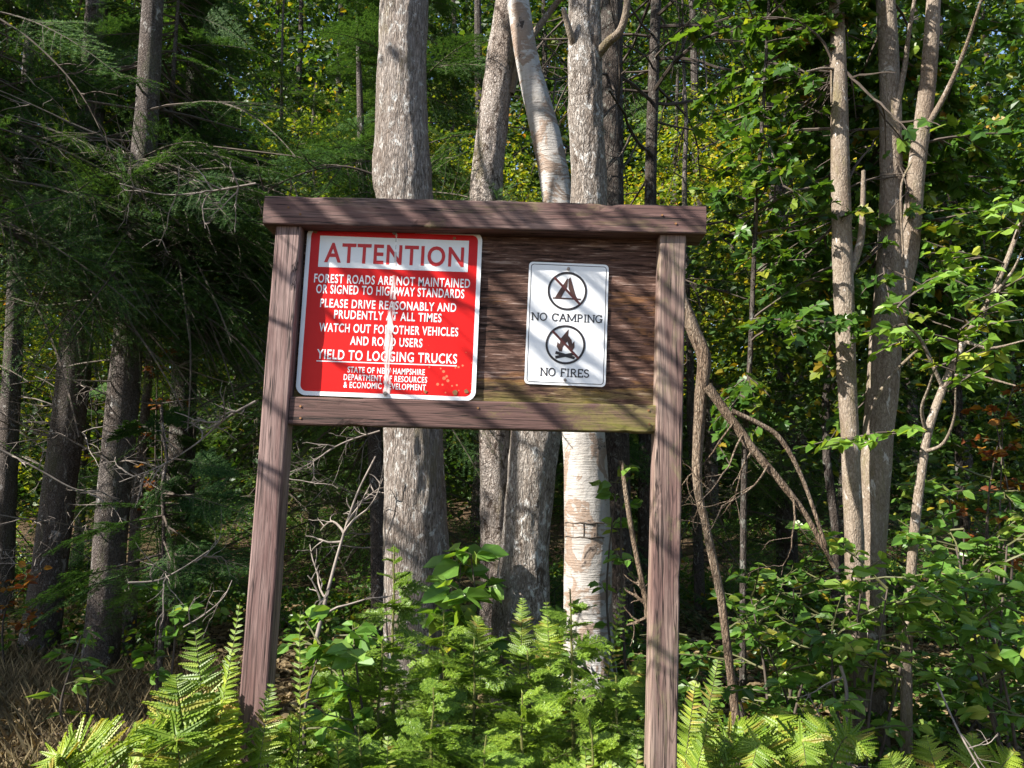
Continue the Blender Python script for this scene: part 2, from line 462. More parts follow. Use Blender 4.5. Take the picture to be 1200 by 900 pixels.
def plywood_mat():
    m, nt, b = mat('peeling_plywood', .85, .15)
    g1 = noise_n(nt, coords(nt, (7, 40, 95)), 1.0, 6, .7, .6)
    g2 = noise_n(nt, coords(nt, (2.2, 5, 5.5)), 1.0, 6, .7, .5)
    g3 = noise_n(nt, coords(nt, (5, 20, 26)), 1.0, 5, .7, .4)
    c = ramp(nt, g1, [(.37, (.012, .008, .006)), (.45, (.062, .033, .025)), (.57, (.13, .072, .054)), (.65, (.32, .23, .19))])
    c = mixc(nt, ramp(nt, math_n(nt, 'MULTIPLY', g2, g3), [(.31, (0, 0, 0)), (.37, (.65, .65, .65))]), c, (.24, .115, .05))
    # green algae creeping up from the bottom rail
    tc = nt.nodes.new('ShaderNodeTexCoord'); sp = nt.nodes.new('ShaderNodeSeparateXYZ')
    nt.links.new(tc.outputs['Object'], sp.inputs[0])
    hgt = math_n(nt, 'SUBTRACT', math_n(nt, 'MULTIPLY', math_n(nt, 'ADD', g2, math_n(nt, 'ADD', math_n(nt, 'MULTIPLY', g3, .8), math_n(nt, 'MULTIPLY', g1, .7))), .24), math_n(nt, 'SUBTRACT', sp.outputs['Z'], ZLOW))
    c = mixc(nt, ramp(nt, hgt, [(.25, (0, 0, 0)), (.37, (.75, .75, .75))]), c, (.20, .19, .04))
    nt.links.new(c, b.inputs['Base Color'])
    bump(nt, b, math_n(nt, 'ADD', g1, math_n(nt, 'MULTIPLY', g3, .7)), 1.0, .008)
    return m

def notice_board():
    t = thing('notice_board', 'brown painted timber frame with peeling plywood back carrying the two metal signs', 'notice board', BO, roty=TAU)
    bt = loc(338, 262); bb = loc(290, 900)
    rt = loc(789, 272); rb = loc(777, 890)
    def post(top, bot, name, m, w, seed):
        k = (top - bot) / (top[2] - bot[2])
        lo = top - k * (top[2] + .1); lo[1] += .047
        hi = top.copy(); hi[1] += .047; hi[2] += .01
        g = Geo(); beam(g, lo, hi, w, .094, (1, 0, 0), (0, 1, 0), chip=.006, seed=seed)
        return g.build(name, m, t, local=True)
    p1 = post(bt, bb, 'post', W_POST, .098, 1)
    p1['label'] = 'purple brown post, fern at its foot'
    p2 = post(rt, rb, 'post', W_POST2, .100, 2)
    p2['label'] = 'weathered post with greenish streaks'
    a, b2 = loc(309, 246, -.022), loc(828, 258, -.022)
    g = Geo(); beam(g, a + [0, .075, 0.002], b2 + [0, .075, .002], .112, .15, (0, 0, 1), (0, 1, 0), chip=.006, seed=3)
    g.build('cap_beam', W_CAP, t, local=True)
    a, b2 = loc(339, 481, .012), loc(774, 491, .012)
    g = Geo(); beam(g, a + [.0, .03, 0], b2 + [0, .03, 0], .105, .06, (0, 0, 1), (0, 1, 0), chip=.009, seed=4)
    g.build('bottom_rail', W_RAIL, t, local=True)
    for px, py, dy in ((338, 243, -.0235), (352, 251, -.0235), (776, 252, -.0235), (792, 262, -.0235), (352, 476, .0105), (352, 490, .0105), (760, 481, .0105), (761, 497, .0105), (560, 478, .0105)):
        q = loc(px, py, dy); gn = Geo()
        plate(gn, circle(q[0], q[2], .0042, 10), q[1] - .0015, q[1] + .004); gn.build('nail', M_RUST, t, local=True)
    a, b2 = loc(345, 250, .065), loc(785, 490, .065)
    g = Geo()
    nx, nz = 80, 50
    X, Z = np.meshgrid(np.linspace(a[0], b2[0], nx), np.linspace(b2[2], a[2], nz))
    P = np.stack([X, X * 0, Z], -1)
    Yv = .065 + .0022 * noise((P * [1, 1, 5]).reshape(-1, 3), 9).reshape(X.shape) + .0012 * noise((P * [1, 1, 8]).reshape(-1, 3), 25).reshape(X.shape)
    Fr = np.stack([X, Yv, Z], -1).reshape(-1, 3); Bk = np.stack([X, X * 0 + .08, Z], -1).reshape(-1, 3)
    i = (np.arange(nz - 1)[:, None] * nx + np.arange(nx - 1)[None]).ravel()
    q = np.stack([i, i + 1, i + nx + 1, i + nx], -1); nn = nx * nz
    edge = np.concatenate([np.arange(nx), np.arange(1, nz) * nx + nx - 1, (nz - 1) * nx + np.arange(nx - 2, -1, -1), np.arange(nz - 2, 0, -1) * nx])
    e2 = np.roll(edge, -1)
    g.add(np.vstack([Fr, Bk]), np.vstack([q, q[:, ::-1] + nn, np.stack([edge, edge + nn, e2 + nn, e2], -1)]))
    global ZLOW
    ZLOW = float(b2[2]) + .05
    g.build('back_panel', plywood_mat(), t, local=True)

# ------------------------------------------------------------------ the metal signs
def rrect(w, h, r, n=6):
    out = []
    for cx, cz, a0 in ((w / 2 - r, h / 2 - r, 0), (-w / 2 + r, h / 2 - r, 90), (-w / 2 + r, -h / 2 + r, 180), (w / 2 - r, -h / 2 + r, 270)):
        for k in range(n + 1):
            a = R(a0 + 90 * k / n)
            out.append((cx + r * math.cos(a), cz + r * math.sin(a)))
    return np.array(out)

def plate(g, out2, y0, y1, mi=0):
    """flat plate from an outline (x, z) counter-clockwise, front at y0"""
    n = len(out2)
    F = np.stack([out2[:, 0], np.full(n, y0), out2[:, 1]], -1)
    B = np.stack([out2[:, 0], np.full(n, y1), out2[:, 1]], -1)
    g.add(F, [list(range(n))], mi)
    g.add(B, [list(range(n))[::-1]], mi)
    j = np.arange(n); k = (j + 1) % n
    g.add(np.vstack([F, B]), np.stack([j, j + n, k + n, k], -1), mi)

def ring(g, outer, inner, y0, y1, mi=0):
    n = len(outer)
    def p(o, y): return np.stack([o[:, 0], np.full(n, y), o[:, 1]], -1)
    V = np.vstack([p(outer, y0), p(inner, y0), p(outer, y1), p(inner, y1)])
    j = np.arange(n); k = (j + 1) % n
    g.add(V, np.vstack([np.stack([j, k, k + n, j + n], -1), np.stack([j + 2 * n, j, j + n, j + 3 * n], -1)[:0].reshape(0, 4),
                        np.stack([j, j + 2 * n, k + 2 * n, k], -1), np.stack([j + n, k + n, k + 3 * n, j + 3 * n], -1)]), mi)

def circle(cx, cz, r, n=48):
    a = np.linspace(0, 2 * math.pi, n, endpoint=False)
    return np.stack([cx + r * np.cos(a), cz + r * np.sin(a)], -1)

def poly(g, pts, y0, y1, mi=0):
    p = np.array(pts, float)
    x, z = p[:, 0], p[:, 1]
    if np.sum(x * np.roll(z, -1) - np.roll(x, -1) * z) < 0: p = p[::-1]
    plate(g, p, y0, y1, mi)

def text_into(g, body, x0, x1, zc, h, y, bold=.0, mi=0):
    """built-in sans lettering fitted to the box x0..x1, cap height h centred on zc, at depth y"""
    cu = bpy.data.curves.new('lettering', 'FONT')
    cu.body = body; cu.size = 1.0; cu.offset = bold; cu.resolution_u = 4; cu.space_character = 1.12
    ob = bpy.data.objects.new('lettering_source', cu)
    COL.objects.link(ob)
    bpy.context.view_layer.update()
    me = bpy.data.meshes.new_from_object(ob.evaluated_get(bpy.context.evaluated_depsgraph_get()))
    bpy.data.objects.remove(ob); bpy.data.curves.remove(cu)
    V = np.empty(len(me.vertices) * 3, np.float32); me.vertices.foreach_get('co', V); V = V.reshape(-1, 3)
    lo, hi = V.min(0), V.max(0)
    base, top = 0.0, hi[1]
    Xs = x0 + (V[:, 0] - lo[0]) / (hi[0] - lo[0]) * (x1 - x0)
    Zs = zc - h / 2 + (V[:, 1] - base) / (top - base) * h
    tri = {}
    for p in me.polygons: tri.setdefault(len(p.vertices), []).append(list(p.vertices))
    P = np.stack([Xs, np.full(len(Xs), y), Zs], -1)
    first = True
    n0 = g.n
    g.V.append(P); g.n += len(P)
    for k, f in tri.items(): g.F.append((np.array(f) + n0, mi))
    bpy.data.meshes.remove(me)

M_WHITE = plain('white_enamel', (.74, .74, .75), .45, .4, .06)
def red_mat():
    m, nt, b = mat('red_enamel', .45, .2)
    f = noise_n(nt, coords(nt, (3, 3, 3)), 1.0, 5, .6)
    c = ramp(nt, f, [(.3, (.46, .004, .004)), (.7, (.60, .008, .006))])
    # rust freckles, thickest near the lower right corner
    vo = N(nt, 'TexVoronoi', Scale=44.0); nt.links.new(coords(nt, (1, 1, 1)), vo.inputs['Vector'])
    tc = nt.nodes.new('ShaderNodeTexCoord'); d = nt.nodes.new('ShaderNodeVectorMath'); d.operation = 'DISTANCE'
    nt.links.new(tc.outputs['Object'], d.inputs[0]); d.inputs[1].default_value = (.23, 0, -.25)
    near = math_n(nt, 'MULTIPLY', math_n(nt, 'MAXIMUM', math_n(nt, 'SUBTRACT', .17, d.outputs['Value']), 0.0), 1.9)
    spot = math_n(nt, 'LESS_THAN', vo.outputs['Distance'], near)
    c = mixc(nt, math_n(nt, 'MULTIPLY', spot, .7), c, (.52, .20, .10))
    nt.links.new(c, b.inputs['Base Color'])
    return m
M_RED = red_mat()
M_REDINK = plain('red_lettering', (.50, .02, .02), .45, .3)
M_BLACK = plain('black_lettering', (.022, .018, .020), .5, .3)
M_MAROON = plain('maroon_slash', (.085, .022, .020), .5, .3)
M_BROWN = plain('tent_brown', (.06, .028, .022), .5, .3)
M_STEEL = plain('bolt_steel', (.20, .17, .15), .5, .5, .3, .6)
M_RUST = plain('rust_spot', (.22, .11, .05), .8, .2, .5)
M_RESIN = plain('dried_resin', (.66, .60, .57), .7, .2, .25)

def bolts(t, spots, r=.009):
    for x, z in spots:
        g = Geo()
        c = circle(x, z, r, 14)
        plate(g, c, -.008, -.0012)
        plate(g, circle(x, z, r * .5, 6), -.012, -.007)
        g.build('bolt', M_STEEL, t, local=True)

def attention_sign():
    TL, TR, BR, BL = (loc(*p, .052) for p in ((361, 264), (566, 272), (556.5, 470), (346, 463)))
    c = (TL + TR + BR + BL) / 4
    w = (np.linalg.norm(TR - TL) + np.linalg.norm(BR - BL)) / 2
    h = (np.linalg.norm(TL - BL) + np.linalg.norm(TR - BR)) / 2
    wc = BO + XH * c[0] + ZH * c[2] + np.array([0, c[1], 0])
    tilt = TAU + R(.35)
    t = thing('attention_sign', 'square red metal sign headed ATTENTION on the left of the board', 'sign', wc, roty=tilt)
    X = lambda u: (u - .5) * w
    Z = lambda v: (.5 - v) * h
    g = Geo(); plate(g, rrect(w - .002, h - .002, .036), 0, .003); g.build('panel', M_RED, t, local=True)
    g = Geo(); ring(g, rrect(w, h, .038, 8), rrect(w - .032, h - .032, .024, 8), -.0012, .0034); g.build('border', M_WHITE, t, local=True)
    g = Geo(); poly(g, [(X(.075), Z(.058)), (X(.925), Z(.058)), (X(.925), Z(.246)), (X(.075), Z(.246))], -.0008, .0004); g.build('heading_plate', M_WHITE, t, local=True)
    g = Geo(); text_into(g, 'ATTENTION', X(.107), X(.900), Z(.156), h * .116, -.0016, .022); g.build('heading_lettering', M_REDINK, t, local=True)
    g = Geo()
    rows = [('FOREST ROADS ARE NOT MAINTAINED', .058, .942, .313, .052), ('OR SIGNED TO HIGHWAY STANDARDS', .074, .912, .376, .052),
            ('PLEASE DRIVE REASONABLY AND', .102, .870, .459, .050), ('PRUDENTLY AT ALL TIMES', .185, .790, .523, .050),
            ('WATCH OUT FOR OTHER VEHICLES', .106, .888, .602, .050), ('AND ROAD USERS', .285, .690, .674, .050),
            ('YIELD TO LOGGING TRUCKS', .104, .888, .759, .056),
            ('STATE OF NEW HAMPSHIRE', .281, .712, .843, .034), ('DEPARTMENT OF RESOURCES', .262, .727, .887, .034), ('& ECONOMIC DEVELOPMENT', .264, .722, .931, .034)]
    for body, u0, u1, v, hh in rows:
        text_into(g, body, X(u0), X(u1), Z(v), hh * h, -.0009, .017)
    poly(g, [(X(.104), Z(.797)), (X(.888), Z(.797)), (X(.888), Z(.803)), (X(.104), Z(.803))], -.0009, .0002)
    g.build('lettering', M_WHITE, t, local=True)
    # pale streak of dried resin running down the middle
    g = Geo()
    zs = np.linspace(Z(.012), Z(.995), 70)
    r2 = np.random.default_rng(3)
    k = np.linspace(0, 1, 70)
    wd_ = .005 + .011 * np.clip(k * 2.2 - .3, 0, 1) * (1 - .25 * k) + r2.normal(0, .0022, 70)
    ctr = X(.508) + .004 * np.sin(k * 7) - .002 * k
    lft, rgt = ctr - wd_ * (.9 + .25 * r2.random(70)), ctr + wd_ * (.9 + .25 * r2.random(70))
    gap = (np.abs(noise(np.stack([k * 3, k, k * 0], -1), 6)) < .07) & (k < .45)
    V = np.stack([np.concatenate([lft, rgt]), np.full(140, -.0024), np.concatenate([zs, zs])], -1)
    i = np.arange(69)[~gap[:69]]
    g.add(V, np.stack([i, i + 1, i + 71, i + 70], -1))
    dr, nt, b = mat('pale_resin_streak', .7, .25)
    f = noise_n(nt, coords(nt, (150, 10, 12)), 1.0, 5, .7)
    cc = ramp(nt, f, [(.35, (.45, .26, .22)), (.45, (.64, .58, .56)), (.7, (.72, .70, .69))])
    nt.links.new(cc, b.inputs['Base Color'])
    tr = nt.nodes.new('ShaderNodeBsdfTransparent'); mx = nt.nodes.new('ShaderNodeMixShader')
    nt.links.new(ramp(nt, noise_n(nt, coords(nt, (95, 8, 6), (0, 0, .2)), 1.0, 5, .65), [(.41, (0, 0, 0)), (.53, (.82, .82, .82))]), mx.inputs[0])
    nt.links.new(tr.outputs[0], mx.inputs[1]); nt.links.new(b.outputs[0], mx.inputs[2]); nt.links.new(mx.outputs[0], nt.nodes['Material Output'].inputs[0])
    g.build('resin_streak', dr, t, local=True)
    bolts(t, [(X(.497), Z(.026)), (X(.5), Z(.975))], .008)
    for u, v, r in ((.045, .035, .008), (.885, .955, .010), (.948, .945, .008), (.72, .955, .007), (.84, .045, .006)):
        g = Geo(); a = circle(X(u), Z(v), r, 12) + np.random.default_rng(int(u * 999)).normal(0, .0012, (12, 2)); plate(g, a, -.0022, -.0005); g.build('rust_spot', M_RUST, t, local=True)

# serif lettering for the white sign, drawn as strokes on a 1-high grid
SER = {
 'N': (.80, [[(.1, 0), (.1, 1)], [(.1, 1), (.68, 0)], [(.68, 0), (.68, 1)]], [(.1, 0), (.06, 1), (.68, 1)]),
 'O': (.84, 'O', []),
 'C': (.74, 'C', []),
 'A': (.80, [[(.08, 0), (.38, 1)], [(.38, 1), (.70, 0)], [(.20, .36), (.58, .36)]], [(.08, 0), (.70, 0)]),
 'M': (.98, [[(.1, 0), (.1, 1)], [(.1, 1), (.47, .12)], [(.47, .12), (.84, 1)], [(.84, 1), (.84, 0)]], [(.1, 0), (.84, 0), (.06, 1), (.88, 1)]),
 'P': (.68, [[(.14, 0), (.14, 1)], 'bowl'], [(.14, 0)]),
 'I': (.38, [[(.17, 0), (.17, 1)]], [(.17, 0), (.17, 1)]),
 'G': (.80, 'G', []),
 'F': (.64, [[(.14, 0), (.14, 1)], [(.14, .96), (.56, .96)], [(.14, .50), (.44, .50)], [(.55, .80), (.55, 1)]], [(.14, 0)]),
 'R': (.74, [[(.14, 0), (.14, 1)], 'bowl', [(.34, .5), (.64, 0)]], [(.14, 0), (.64, 0)]),
 'E': (.66, [[(.14, 0), (.14, 1)], [(.14, .96), (.56, .96)], [(.14, .50), (.46, .50)], [(.14, .04), (.58, .04)], [(.55, .80), (.55, 1)], [(.57, 0), (.57, .2)]], []),
 'S': (.62, 'S', []),
 ' ': (.42, [], []),
}
def stroke(g, pts, w, y, closed=False):
    p = np.array(pts, float)
    if closed: p = np.vstack([p, p[:1]])
    for a, b in zip(p[:-1], p[1:]):
        d = (b - a) / max(np.linalg.norm(b - a), 1e-9)
        n = np.array([-d[1], d[0]]) * w / 2
        e = d * w * .18
        q = np.array([a - n - e, b - n + e, b + n + e, a + n - e])
        stroke.k += 1
        yy = y - .00002 * (stroke.k % 9)
        V = np.stack([q[:, 0], np.full(4, yy), q[:, 1]], -1)
        g.add(V, [[0, 1, 2, 3]])
stroke.k = 0
def serif_text(g, body, x0, x1, zc, h, y, w=.15):
    tot = sum(SER[c][0] for c in body)
    sx = (x1 - x0) / tot
    z0 = zc - h / 2
    x = 0.0
    tw = w * h
    for c in body:
        adv, st, sf = SER[c]
        T = lambda p: (x0 + (x + p[0]) * sx, z0 + p[1] * h)
        arcs = []
        if isinstance(st, str):
            a = {'O': np.linspace(0, 2 * math.pi, 22), 'C': np.linspace(.75, 2 * math.pi - .75, 16), 'G': np.linspace(.75, 2 * math.pi - .55, 16)}.get(st)
            if a is not None:
                arcs.append([(adv * .48 + adv * .38 * math.cos(q), .5 + .47 * math.sin(q)) for q in a])
                if st == 'C': arcs.append([(.62, .74), (.62, .98)])
                if st == 'G': arcs += [[(.62, .74), (.62, .98)], [(.64, .05), (.64, .42)], [(.50, .42), (.74, .42)]]
            else:
                u = np.linspace(.45, math.pi * 1.5, 12); v = np.linspace(math.pi * .5, -math.pi + .35, 12)
                arcs.append([(.29 + .2 * math.cos(q), .735 + .225 * math.sin(q)) for q in u] + [(.29 + .22 * math.cos(q), .265 + .235 * math.sin(q)) for q in v])
        else:
            for s in st:
                if s == 'bowl': arcs.append([(.14, .96)] + [(.34 + .2 * math.cos(q), .73 + .23 * math.sin(q)) for q in np.linspace(math.pi / 2, -math.pi / 2, 10)] + [(.14, .5)])
                else: arcs.append(s)
        for s in arcs: stroke(g, [T(p) for p in s], tw, y)
        for p in sf:
            stroke(g, [T((p[0] - .13, p[1] + (.035 if p[1] < .5 else -.035))), T((p[0] + .13, p[1] + (.035 if p[1] < .5 else -.035)))], tw * .55, y)
        x += adv

def prohibition_sign():
    TL, TR, BR, BL = (loc(*p, .058) for p in ((621, 306.5), (714.5, 310.5), (708.5, 453.5), (613.5, 449.5)))
    c = (TL + TR + BR + BL) / 4
    w = (np.linalg.norm(TR - TL) + np.linalg.norm(BR - BL)) / 2
    h = (np.linalg.norm(TL - BL) + np.linalg.norm(TR - BR)) / 2
    wc = BO + XH * c[0] + ZH * c[2] + np.array([0, c[1], 0])
    t = thing('prohibition_sign', 'white metal NO CAMPING NO FIRES sign with two slashed circles', 'sign', wc, roty=TAU + R(.7))
    X = lambda u: (u - .5) * w
    Z = lambda v: (.5 - v) * h
    g = Geo(); plate(g, rrect(w, h, .016), 0, .003); g.build('panel', M_WHITE, t, local=True)
    g = Geo(); ring(g, rrect(w - .016, h - .016, .012), rrect(w - .0205, h - .0205, .010), -.0008, .0002); g.build('border_line', M_BLACK, t, local=True)
    r = .247 * w
    for v, kind in ((.232, 'tent'), (.672, 'campfire')):
        cz = Z(v); cx = X(.49)
        S = lambda p: (cx + p[0] * r, cz + p[1] * r)
        g = Geo()
        if kind == 'tent':
            ring3 = [(-.60, -.38), (.05, .70), (.66, -.38)]
            g2 = Geo()
            poly(g2, [S((-.62, -.36)), S((-.30, -.36)), S((.0, .22)), S((.02, .62)), S((-.02, .66))], -.0009, .0002)
            poly(g2, [S((.04, .62)), S((.05, .15)), S((.30, -.36)), S((.48, -.36)), S((.14, .72))], -.0010, .0002)
            poly(g2, [S((.36, -.36)), S((.24, .10)), S((.52, -.36))], -.0011, .0002)
            poly(g2, [S((-.72, -.42)), S((.70, -.44)), S((.70, -.36)), S((-.72, -.35))], -.0012, .0002)
            g2.build('tent_symbol', M_BROWN, t, local=True)
        else:
            g2 = Geo()
            poly(g2, [S((-.30, -.36)), S((-.44, -.10)), S((-.40, .14)), S((-.30, .02)), S((-.22, .34)), S((-.02, .60)), S((.14, .80)), S((.12, .48)), S((.30, .26)), S((.34, .06)), S((.44, .20)), S((.46, -.12)), S((.32, -.36)), S((.20, -.20)), S((.10, .16)), S((-.04, .02)), S((-.14, -.16)), S((-.16, -.36))], -.0009, .0002)
            g2.build('flame_symbol', M_BROWN, t, local=True)
            g3 = Geo()
            stroke(g3, [S((-.46, -.66)), S((.46, -.44))], r * .15, -.0010); stroke(g3, [S((-.46, -.42)), S((.46, -.66))], r * .15, -.0012)
            g3.build('log_symbol', M_BLACK, t, local=True)
        ring(g, circle(cx, cz, r), circle(cx, cz, r * .89), -.0016, .0002)
        g.build('ring_symbol', M_BLACK, t, local=True)
        g = Geo()
        stroke(g, [S((-.66, .66)), S((.66, -.66))], r * .12, -.0018)
        g.build('slash_symbol', M_MAROON, t, local=True)
    g = Geo()
    serif_text(g, 'NO CAMPING', X(.055), X(.945), Z(.452), h * .062, -.0010)
    serif_text(g, 'NO FIRES', X(.19), X(.80), Z(.898), h * .064, -.0010)
    g.build('lettering', M_BLACK, t, local=True)
    bolts(t, [(X(.495), Z(.048)), (X(.50), Z(.958))], .0062)
notice_board()
attention_sign()
prohibition_sign()

# ------------------------------------------------------------------ sunlit places: canopy clumps standing between them and the sun are thinned
SUNNY = []      # (point, radius, share of clumps removed)
def sunny(px, py, Y, r, p=.9): SUNNY.append((at(px, py, Y), r, p))
def sun_keep(C, rs=None, grow=.0, near=.35, flecks=()):
    rs = rs or np.random.default_rng(77)
    keep = np.ones(len(C), bool)
    for T, r, p in list(SUNNY) + list(flecks):
        d = C - T
        s = d @ SUN
        q = np.linalg.norm(d - s[:, None] * SUN, axis=1)
        keep &= ~((s > near) & (q < r + grow) & (rs.random(len(C)) < p))
    return keep
for px, py, r, p in ((400, 330, .42, .97), (520, 400, .40, .97), (480, 300, .35, .97), (660, 380, .34, .9), (720, 250, .28, .97), (790, 330, .26, .8), (330, 420, .35, .97), (300, 650, .4, .97), (310, 780, .35, 1), (785, 520, .2, 1), (780, 700, .3, .8), (780, 860, .3, 1), (590, 250, .25, .8), (600, 490, .3, .8)):
    sunny(px, py, YB, r, p)
for px, py, Y, r, p in ((240, 790, 2.7, .5, 1), (460, 700, 3.4, .5, .95), (560, 760, 3.4, .6, .95), (660, 760, 3.3, .55, .95), (400, 800, 3.4, .6, .9), (540, 860, 3.0, .6, .9), (700, 850, 3.0, .4, .95), (150, 880, 3.1, .5, .9), (60, 860, 4.5, .8, .9), (150, 820, 4.0, .6, .9), (100, 880, 3.2, .6, 1),
                        (465, 60, 5.2, .5, .8), (455, 200, 5.2, .5, 1), (475, 560, 5.2, .5, 1), (480, 680, 5.2, .4, 1), (590, 60, 6.6, .4, .97), (575, 190, 6.6, .4, .97), (685, 60, 4.9, .3, .8), (690, 200, 4.9, .3, .9), (620, 580, 4.9, .45, 1), (685, 600, 6.3, .5, 1), (690, 700, 6.3, .45, .95),
                        (985, 130, 4.6, .36, 1), (982, 40, 4.6, .3, 1), (988, 250, 4.6, .3, .9), (1044, 60, 4.8, .36, 1), (1044, 190, 4.8, .36, 1), (1070, 250, 4.7, .4, 1), (1080, 160, 4.6, .38, 1), (1090, 80, 4.6, .36, 1), (1058, 330, 4.8, .36, 1), (1040, 300, 4.8, .2, .9), (1120, 420, 4.2, .3, .95), (1080, 380, 4.3, .3, .8), (1060, 650, 4.2, .7, 1), (1150, 680, 4.2, .7, 1), (1100, 600, 4.6, .6, .95), (1000, 740, 4.0, .5, .8), (900, 860, 3.6, .5, .8), (1120, 180, 4.3, .35, .6), (820, 390, 4.0, .25, 1), (870, 520, 4.0, .25, .7), (990, 560, 4.6, .2, .8),
                        (790, 60, 13, 2.6, .98), (820, 170, 13, 2.6, .97), (760, 130, 13, 2.2, .97), (530, 90, 13, 1.6, .96), (400, 90, 12, 1.5, .92), (640, 120, 13, 1.6, .96), (860, 90, 12, 2.0, .95), (930, 120, 11, 1.2, .7), (330, 150, 12, 1.0, .7), (100, 110, 11, .8, .8), (80, 350, 10, .5, .6), (130, 420, 10, .5, .6), (260, 450, 10, .6, .7), (250, 520, 9, .5, .6), (900, 230, 9, .8, .6), (300, 600, 9, .5, .5),
                        (225, 180, 6.5, .6, .75), (330, 60, 7, .7, .7), (120, 60, 6, .7, .7), (380, 180, 7, .5, .75), (60, 230, 6, .6, .6), (130, 260, 6, .4, .6), (80, 440, 7.2, .35, .9), (140, 400, 6.8, .3, .9), (125, 630, 6.8, .3, .9), (200, 620, 6, .5, .7), (60, 560, 5.5, .4, .8)):
    sunny(px, py, Y, r, p)

_rf = np.random.default_rng(33)
FLECKS = [(at(_rf.uniform(-20, 1220), _rf.uniform(0, 850), _rf.uniform(4.4, 11)), _rf.uniform(.1, .32), .93) for _ in range(60)]

# ------------------------------------------------------------------ foliage generators
def clump_leaves(g, C, Rr, n, L, W, rs, shape=OVAL, flat=.4, mi=0, droop=.35, jit=.8, twigs=None):
    """flat sprays of leaves round the centres C"""
    m = len(C)
    a = rs.uniform(0, 2 * math.pi, (m, n))
    rr = Rr * np.sqrt(rs.uniform(0.02, 1, (m, n)))
    tl = rs.normal(0, .35, (m, 1, 2))
    off = np.stack([rr * np.cos(a), rr * np.sin(a), rs.normal(0, flat * Rr * .5, (m, n))], -1)
    off[..., 2] += off[..., 0] * tl[..., 0] + off[..., 1] * tl[..., 1]
    P = (C[:, None] + off).reshape(-1, 3)
    az = a + rs.normal(0, .7, (m, n))
    D = np.stack([np.cos(az), np.sin(az), -droop + rs.normal(0, .3, (m, n))], -1).reshape(-1, 3)
    Nn = nrm(np.array([0, 0, 1.0]) + rs.normal(0, jit, (m * n, 3)))
    s = rs.uniform(.65, 1.2, m * n)
    leaves(g, P, D, Nn, L * s, W * s, shape, mi)
    if twigs is not None:
        for c in C[rs.random(m) < twigs]:
            d = nrm(rs.normal(0, 1, 3) * [1, 1, .3])
            tube(g, np.array([c - d * Rr, c, c + d * Rr * .8]), [.007, .004, .002], 3, 1, cap=False)

def fir_template(rs, length=1.0, step=.009, nl=.026, nw=.0042, spread=.46, gap=.055):
    """a flat fir spray along +X; returns needle arrays and twig segments"""
    segs = []
    def axis(p, d, l, lvl):
        n = max(3, int(l / .05))
        t = np.linspace(0, 1, n)[:, None]
        side = np.array([-d[1], d[0], 0])
        c = p + d * l * t + side * (t ** 2) * l * rs.normal(0, .06) + np.array([0, 0, -1]) * (t ** 2) * l * .12
        segs.append((c, .006 * l + .0012))
        if lvl < 2:
            s = .12 if lvl == 0 else .25
            while s < .97:
                for sg in (1, -1):
                    if rs.random() < .86:
                        tl = l * spread * (1.02 - s) ** .75 * rs.uniform(.7, 1.1)
                        if tl > .035:
                            a = sg * R(rs.uniform(42, 58))
                            d2 = np.array([d[0] * math.cos(a) - d[1] * math.sin(a), d[0] * math.sin(a) + d[1] * math.cos(a), rs.normal(0, .08)])
                            k = s * (n - 1); i0 = int(k); f = k - i0
                            axis(c[i0] * (1 - f) + c[min(i0 + 1, n - 1)] * f, nrm(d2), tl, lvl + 1)
                s += gap / l * rs.uniform(.8, 1.2) * (1.0 if lvl == 0 else 1.25)
    axis(np.zeros(3), np.array([1.0, 0, 0]), length, 0)
    P, D = [], []
    for c, r in segs:
        d = np.diff(c, axis=0); ln = np.linalg.norm(d, axis=1); tot = ln.sum()
        k = int(tot / step)
        if k < 2: continue
        q = np.linspace(0, tot, k); cum = np.concatenate([[0], np.cumsum(ln)])
        p = np.stack([np.interp(q, cum, c[:, i]) for i in range(3)], -1)
        T = nrm(c[-1] - c[0]); sd = np.array([-T[1], T[0], 0])
        for sg in (1, -1):
            P.append(p); D.append(T * .55 + sg * sd * .75 + rs.normal(0, .16, (k, 3)) + np.array([0, 0, .12]))
    P = np.vstack(P); D = nrm(np.vstack(D))
    return dict(P=P, D=D, L=rs.uniform(.75, 1.15, len(P)) * nl, W=nw, segs=segs)

def place_sprays(g, tpls, org, azim, pitch, scale, rs, droop=.0, mi=0, tmi=1, twig=True):
    for k in range(len(org)):
        tp = tpls[rs.integers(len(tpls))]
        a, b, s = azim[k], pitch[k], scale[k]
        ro = rs.normal(0, .6)
        X = np.array([math.cos(a) * math.cos(b), math.sin(a) * math.cos(b), math.sin(b)])
        Yv = nrm(np.cross([0, 0, 1], X)); Zv = np.cross(X, Yv)
        Yv, Zv = Yv * math.cos(ro) + Zv * math.sin(ro), Zv * math.cos(ro) - Yv * math.sin(ro)
        M = np.stack([X, Yv, Zv])
        def tr(p):
            q = p * s
            o = q @ M + org[k]
            o[:, 2] -= droop * (q[:, 0] ** 2)
            return o
        P = tr(tp['P']); D = tp['D'] @ M
        leaves(g, P, D, np.broadcast_to(Zv, D.shape) + rs.normal(0, .3, D.shape), tp['L'] * min(1.0, .35 + .65 * s) if s < 1 else tp['L'], tp['W'], NEEDLE, mi)
        if twig:
            for c, r in tp['segs']:
                if len(c) > 4 or r > .004: tube(g, tr(c), np.linspace(r * s, r * s * .4, len(c)), 3, tmi, cap=False)

